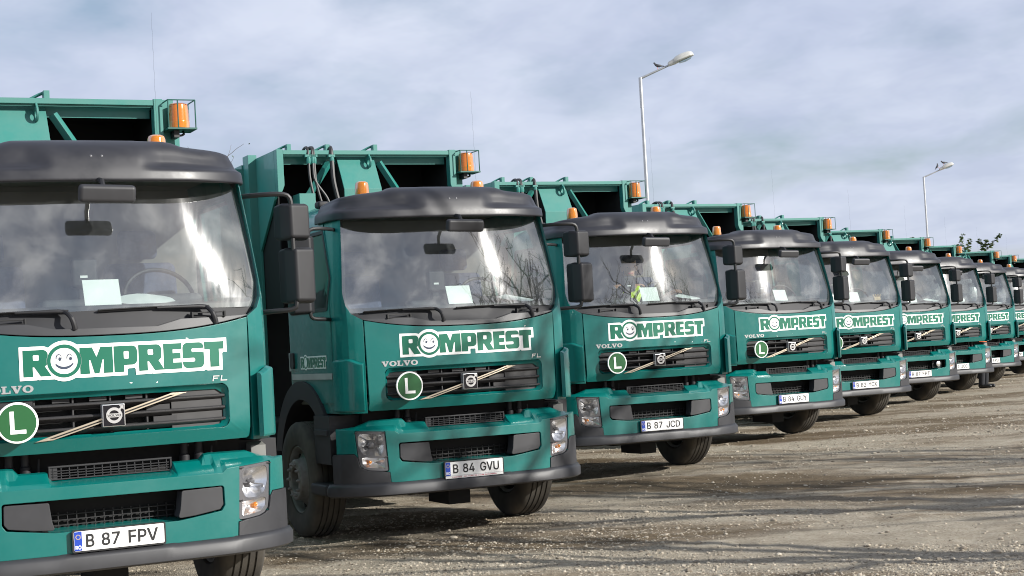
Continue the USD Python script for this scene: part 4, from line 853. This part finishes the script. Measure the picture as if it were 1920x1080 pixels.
def tree(name, label, loc, h, r, depth, leafy, seed, cat_='tree', spread=.6, leaf=.05, stems=1, group=None):
    rg = np.random.default_rng(seed); p = thing(name, label, cat_, loc, 0, group); out, leaves = [], []
    trunk = smooth_path([(0, 0, -.2), (.03, .02, h * .2), (.0, .05, h * .42)], 10)
    put(p, 'trunk', tube(trunk, np.linspace(r, r * .7, 10), 10), 'bark', True)
    for j in range(4):
        a = j * 1.6 + rg.uniform(0, .6); branch(trunk[-1 - (j % 3)], (math.cos(a) * .6, math.sin(a) * .6, 1), h * .32, r * .5, depth, out, leaves, rg, leafy, spread)
    put(p, 'branches', cat(out), 'bark', True)
    if leaves:
        V, F = [], []
        for c, nrm in leaves:
            nrm = nrm / np.linalg.norm(nrm); a = np.cross(nrm, [.3, .2, .9]); a /= np.linalg.norm(a); b = np.cross(nrm, a); s = leaf * rg.uniform(.6, 1.3); k = len(V)
            V += [c - a * s, c + b * s * .45, c + a * s, c - b * s * .45]; F += [[k, k + 1, k + 2], [k, k + 2, k + 3]]
        put(p, 'crown', tm(V, F), 'leaf', False)
    return p
def ray(x, y):
    dx, dy = x - 960, y - 540; a = (cr * dx + sr * dy) / F_PX; b = -(-sr * dx + cr * dy) / F_PX
    return np.array([a, cp - b * sp, sp + b * cp])
def on_ground(x, y, Y=None):
    r = ray(x, y); k = (Y / r[1]) if Y else -EYE / r[2]; return r * k + np.array([0, 0, EYE])

# ---------------------------------------------------------------- cards and papers behind the windscreens
GC = 'papers behind the windscreens'
plates = [t[4] for t in TRUCKS]
def card(i, u0, u1, z0, z1, tilt, label, name='paper_card', lean=.42):
    w, h = u1 - u0, z1 - z0; um = (u0 + u1) / 2; y = yg(um, z0) + .03
    c = in_truck(i, um, y, z0); m = hull([(sx * w / 2, sy + z * lean, z) for sx in (-1, 1) for sy in (0, .002) for z in (0, h)])
    m = rot(m, tilt, (0, 1, 0)); p = numbered('/World', name); pr = usdkit.mesh(stage, p, m, M['paper'], False)
    pr.AddTranslateOp().Set(Gf.Vec3d(*map(float, c))); pr.AddRotateZOp().Set(math.degrees(TRUCKS[i][2])); tag(pr.GetPrim(), label, 'paper', GC)
def sheet(i, um, w, d, rz, label, z=1.935, lift=.06):
    c = in_truck(i, um, .30 + .1 * um * um, z); v, f = [], []; a = np.linspace(-.5, .5, 7)
    rows = [[(x * w, t * d, lift * (t + .5) + .012 * math.sin(x * 5 + t * 3)) for x in a] for t in np.linspace(-.5, .5, 5)]
    top = loft(rows); bot = tm(np.array(top.vertices) - [0, 0, .002], np.array(top.faces)[:, ::-1])
    p = numbered('/World', 'paper_sheet'); pr = usdkit.mesh(stage, p, cat(top, bot), M['paper'], True)
    pr.AddTranslateOp().Set(Gf.Vec3d(*map(float, c))); pr.AddRotateZOp().Set(math.degrees(TRUCKS[i][2] + rz)); tag(pr.GetPrim(), label, 'paper', GC)
for i, (u0, u1) in enumerate(((-.10, .115), (-.075, .145), (-.075, .145), (-.09, .13), (-.10, .12), (-.05, .17))):
    card(i, u0, u1, 1.935, 2.09, (.0, .0, .01, .04, .0, .03)[i], f'white card leaning upright behind the windscreen of the truck with plate {plates[i]}')
sheet(0, .27, .34, .22, .05, f'long white document on the dashboard of the truck with plate {plates[0]}')
sheet(1, .62, .24, .22, .5, f'white document lying askew on the dashboard of the truck with plate {plates[1]}')
sheet(2, .60, .24, .20, .5, f'white document lying askew on the dashboard of the truck with plate {plates[2]}')
sheet(5, .62, .26, .20, .4, f'white document lying on the dashboard of the truck with plate {plates[5]}')
sheet(7, .50, .26, .22, .3, f'white document lying on the dashboard of the truck with plate {plates[7]}')
sheet(8, .50, .26, .22, .3, f'white document on the dashboard of the truck with plate {plates[8]}')
roll_ = usdkit.mesh(stage, '/World/paper_roll', tube([(-.14, 0, .05), (-.05, 0, .055), (.05, .01, .055), (.15, .01, .05)], [.05, .056, .054, .05], 14), M['paper'], 40)
roll_.AddTranslateOp().Set(Gf.Vec3d(*in_truck(6, .30, .28, 1.93))); roll_.AddRotateZOp().Set(math.degrees(TRUCKS[6][2] + .15)); tag(roll_.GetPrim(), f'thick white roll lying on the dashboard of the truck with plate {plates[6]}', 'paper roll')
bag = trimesh.creation.icosphere(3, 1.0); bv = np.array(bag.vertices); bv = bv * (1 + .25 * (meshkit.fbm(bv * 2.2, 3, 4)[:, None] - .5)) * [.15, .10, .085]
bg_ = usdkit.mesh(stage, '/World/plastic_bag', tm(bv, bag.faces), M['white'], True); bg_.AddTranslateOp().Set(Gf.Vec3d(*in_truck(4, -.42, .27, 2.0))); tag(bg_.GetPrim(), f'crumpled white bag on the dashboard of the truck with plate {plates[4]}', 'bag')
gl = thing('work_glove', f'tan work glove standing on the dashboard of the truck with plate {plates[4]}', 'glove', in_truck(4, .52, .26, 1.935), TRUCKS[4][2])
put(gl, 'palm', rbx(-.07, .07, -.02, .02, 0, .06, .015), 'leather')
for k in range(4): put(gl, 'finger', tube([(-.05 + .033 * k, 0, .05), (-.075 + .05 * k, 0, .115 - .008 * abs(k - 1.5))], [.014, .010], 8), 'leather')

# ---------------------------------------------------------------- people
def bones(segs, fine=.02, it=10):
    parts = [Manifold.batch_hull([Manifold.sphere(ra, 16).translate(tuple(map(float, a))), Manifold.sphere(rb, 16).translate(tuple(map(float, b)))]) for a, ra, b, rb in segs]
    m = Manifold.batch_boolean(parts, m3.OpType.Add).refine_to_length(fine).to_mesh(); t = trimesh.Trimesh(m.vert_properties[:, :3], m.tri_verts)
    t = trimesh.smoothing.filter_taubin(t, iterations=it); return tm(t.vertices, t.faces)
def hand(at, d, up, s=1.0):
    """palm, four fingers and a thumb, slightly curled"""
    d = np.array(d, float); d /= np.linalg.norm(d); up = np.array(up, float); up -= d * (up @ d); up /= np.linalg.norm(up); sd = np.cross(d, up); at = np.array(at, float); seg = []
    for k in range(4): seg.append((at + sd * .012 * (k - 1.5), .016 * s, at + d * .085 * s + sd * .020 * (k - 1.5) * s, .011 * s))
    for k, ln in enumerate((.066, .076, .071, .055)):
        a = at + d * .085 * s + sd * .020 * (k - 1.5) * s; b = a + (d * .55 - up * .28) * ln * s; c = b + (d * .25 - up * .42) * ln * s
        seg += [(a, .0095 * s, b, .0085 * s), (b, .0085 * s, c, .007 * s)]
    a = at + d * .025 * s + sd * .03 * s; b = a + (d * .5 + sd * .7 - up * .2) * .04 * s; c = b + (d * .8 + sd * .1 - up * .3) * .032 * s
    return seg + [(a, .012 * s, b, .010 * s), (b, .010 * s, c, .008 * s)]
def head(p, at, face, hat=None):
    """at: chin base of the neck; face: unit direction the face looks"""
    at = np.array(at, float); f = np.array(face, float); f /= np.linalg.norm(f); s = np.cross(f, [0, 0, 1]); s /= np.linalg.norm(s); u = np.array([0, 0, 1.])
    seg = [(at + u * .03, .055, at + u * .12 + f * .01, .06), (at + u * .185 - f * .005, .088, at + u * .10 + f * .045, .05), (at + u * .20 - f * .015, .09, at + u * .16 + f * .03, .07),
           (at + u * .155 + f * .085, .011, at + u * .125 + f * .103, .013), (at + u * .085 + f * .078, .016, at + u * .08 + f * .07, .03)]
    for k in (-1, 1): seg += [(at + u * .15 + s * k * .085, .016, at + u * .115 + s * k * .082 + f * .005, .012)]
    body = seg
    eyes = [Manifold.sphere(.010, 12).translate(tuple(at + u * .155 + f * .080 + s * k * .031)) for k in (-1, 1)]
    put(p, 'eyes', mtm(Manifold.batch_boolean(eyes, m3.OpType.Add)), 'ink', True)
    mo = [Manifold.batch_hull([Manifold.sphere(.006, 8).translate(tuple(at + u * .088 + f * .092 + s * .022)), Manifold.sphere(.006, 8).translate(tuple(at + u * .088 + f * .092 - s * .022))])]
    put(p, 'mouth', mtm(mo[0]), 'red', True)
    put(p, 'hair', bones([(at + u * .215 - f * .03, .090, at + u * .235 + f * .035, .062), (at + u * .15 - f * .05, .075, at + u * .20 - f * .03, .088)], .02, 4), 'hair', True)
    return body
# driver of the third truck, leaning across
X, Y, th, dz = TRUCKS[2][:4]
dp = thing('person', 'person in a yellow high visibility vest sitting in the cab of the third truck', 'person', in_truck(2, .10, .98, 1.60), th)
J = lambda *a: np.array(a, float)
nk = J(.07, -.10, .60)
seg = [(J(0, 0, .06), .15, J(.03, -.05, .28), .13), (J(.03, -.05, .28), .13, J(-.08, -.08, .48), .075), (J(.03, -.05, .28), .13, J(.20, -.08, .48), .075), (J(-.10, -.08, .49), .07, J(.22, -.08, .49), .07), (nk - J(0, 0, .10), .055, nk + J(0, 0, .05), .05),
       (J(-.11, 0, .06), .095, J(-.13, -.42, .06), .065), (J(.11, 0, .06), .095, J(.13, -.42, .06), .065), (J(-.13, -.42, .06), .06, J(-.13, -.40, -.36), .045), (J(.13, -.42, .06), .06, J(.13, -.40, -.36), .045),
       (J(-.14, -.08, .48), .055, J(-.24, -.18, .24), .042), (J(-.24, -.18, .24), .042, J(-.18, -.40, .22), .030), (J(.25, -.08, .48), .055, J(.36, -.26, .32), .042), (J(.36, -.26, .32), .042, J(.42, -.42, .42), .030)]
seg += hand(J(-.17, -.42, .22), (.2, -1, 0), (0, 0, 1)) + hand(J(.425, -.43, .425), (.1, -.9, .3), (0, .3, 1))
seg += head(dp, nk, (-.35, -1, -.1))
put(dp, 'body', bones(seg), 'skin', True)
put(dp, 'jacket', bones([(J(0, 0, .06), .165, J(.03, -.05, .28), .145), (J(.03, -.05, .28), .145, J(-.08, -.08, .47), .088), (J(.03, -.05, .28), .145, J(.20, -.08, .47), .088), (J(-.14, -.08, .48), .066, J(-.24, -.18, .24), .053), (J(-.24, -.18, .24), .053, J(-.19, -.38, .22), .042), (J(.25, -.08, .48), .066, J(.36, -.26, .32), .053), (J(.36, -.26, .32), .053, J(.415, -.40, .40), .042), (J(-.11, 0, .06), .105, J(-.13, -.42, .06), .075), (J(.11, 0, .06), .105, J(.13, -.42, .06), .075)]), 'cloth', True)
put(dp, 'safety_vest', bones([(J(.02, -.01, .14), .168, J(.05, -.05, .30), .152), (J(.04, -.05, .30), .152, J(.16, -.08, .46), .094), (J(.04, -.05, .30), .15, J(-.03, -.08, .46), .094)]), 'hivis', True)
# person between two trucks
g0 = on_ground(1843, 726)
pp_ = thing('person', 'person in dark trousers and orange top standing between the seventh and eighth truck', 'person', (g0[0], g0[1], float(gz(np.array([g0[0]]), np.array([g0[1]]))[0])), -.5)
seg = []
for k, fx in ((-1, .0), (1, .04)):
    seg += [(J(fx, .10 * k, .92), .095, J(fx + .03, .10 * k, .50), .062), (J(fx + .03, .10 * k, .50), .060, J(fx, .10 * k, .09), .042), (J(fx, .10 * k, .045), .04, J(fx + .17, .10 * k, .035), .032)]
seg += [(J(0, -.09, .95), .10, J(0, .09, .95), .10), (J(0, 0, .95), .14, J(0, 0, 1.25), .135), (J(0, -.13, 1.40), .07, J(0, .13, 1.40), .07), (J(0, 0, 1.25), .135, J(0, -.12, 1.40), .075), (J(0, 0, 1.25), .135, J(0, .12, 1.40), .075), (J(0, 0, 1.42), .055, J(0.01, 0, 1.52), .05)]
for k in (-1, 1):
    seg += [(J(0, .19 * k, 1.41), .055, J(-.02, .25 * k, 1.13), .042), (J(-.02, .25 * k, 1.13), .042, J(.06, .24 * k, .90), .030)] + hand(J(.065, .24 * k, .88), (.15, 0, -1), (1, 0, 0))
seg += head(pp_, J(.01, 0, 1.49), (1, .0, 0))
put(pp_, 'body', bones(seg), 'skin', True)
tr = []
for k, fx in ((-1, .0), (1, .04)): tr += [(J(fx, .10 * k, .92), .108, J(fx + .03, .10 * k, .50), .080), (J(fx + .03, .10 * k, .50), .080, J(fx, .10 * k, .10), .068)]
put(pp_, 'trousers', bones(tr + [(J(0, -.09, .95), .112, J(0, .09, .95), .112)]), 'cloth', True)
for k, fx in ((-1, .0), (1, .04)): put(pp_, 'shoe', bones([(J(fx - .03, .10 * k, .05), .050, J(fx + .18, .10 * k, .042), .042), (J(fx - .03, .10 * k, .05), .05, J(fx, .10 * k, .10), .052)], .015), 'shoe', True)
put(pp_, 'jacket', bones([(J(0, 0, .96), .152, J(0, 0, 1.25), .15), (J(0, 0, 1.25), .15, J(0, -.13, 1.40), .088), (J(0, 0, 1.25), .15, J(0, .13, 1.40), .088)] + [x for k in (-1, 1) for x in ((J(0, .19 * k, 1.41), .068, J(-.02, .25 * k, 1.13), .056), (J(-.02, .25 * k, 1.13), .056, J(.05, .24 * k, .94), .045))]), 'orange', True)

# trees behind the row (tops show over the trucks)
t1 = on_ground(1775, 470, 75.0); tree('young_tree', 'young tree with a few leafy sprigs showing above the trucks at right', (t1[0], t1[1], 0), 6.4, .06, 2, 40, 11, leaf=.10, spread=.26)
t2 = on_ground(400, 300, 26.0); tree('bare_tree', 'thin bare twigs rising behind the first truck', (t2[0], t2[1], 0), 5.35, .05, 3, 1, 5, leaf=.03, spread=.4)
# bare trees outside the picture on the right; the light falls through them across the gravel
for k, (px, py, dist, h, r) in enumerate(((1500, 1035, 9.0, 9, .16), (1500, 945, 11.0, 10, .20), (1600, 925, 12.5, 9, .09), (1650, 880, 13.5, 10, .14), (1450, 863, 16.0, 9, .12))):
    g = on_ground(px, py); d = SUN[:2] / np.linalg.norm(SUN[:2]); q = g[:2] + d * dist
    tree('bare_tree', 'bare tree outside the picture whose shadow falls across the gravel', (q[0], q[1], 0), h, r, 3, 0, 40 + k, spread=.7, group='bare trees outside the picture')
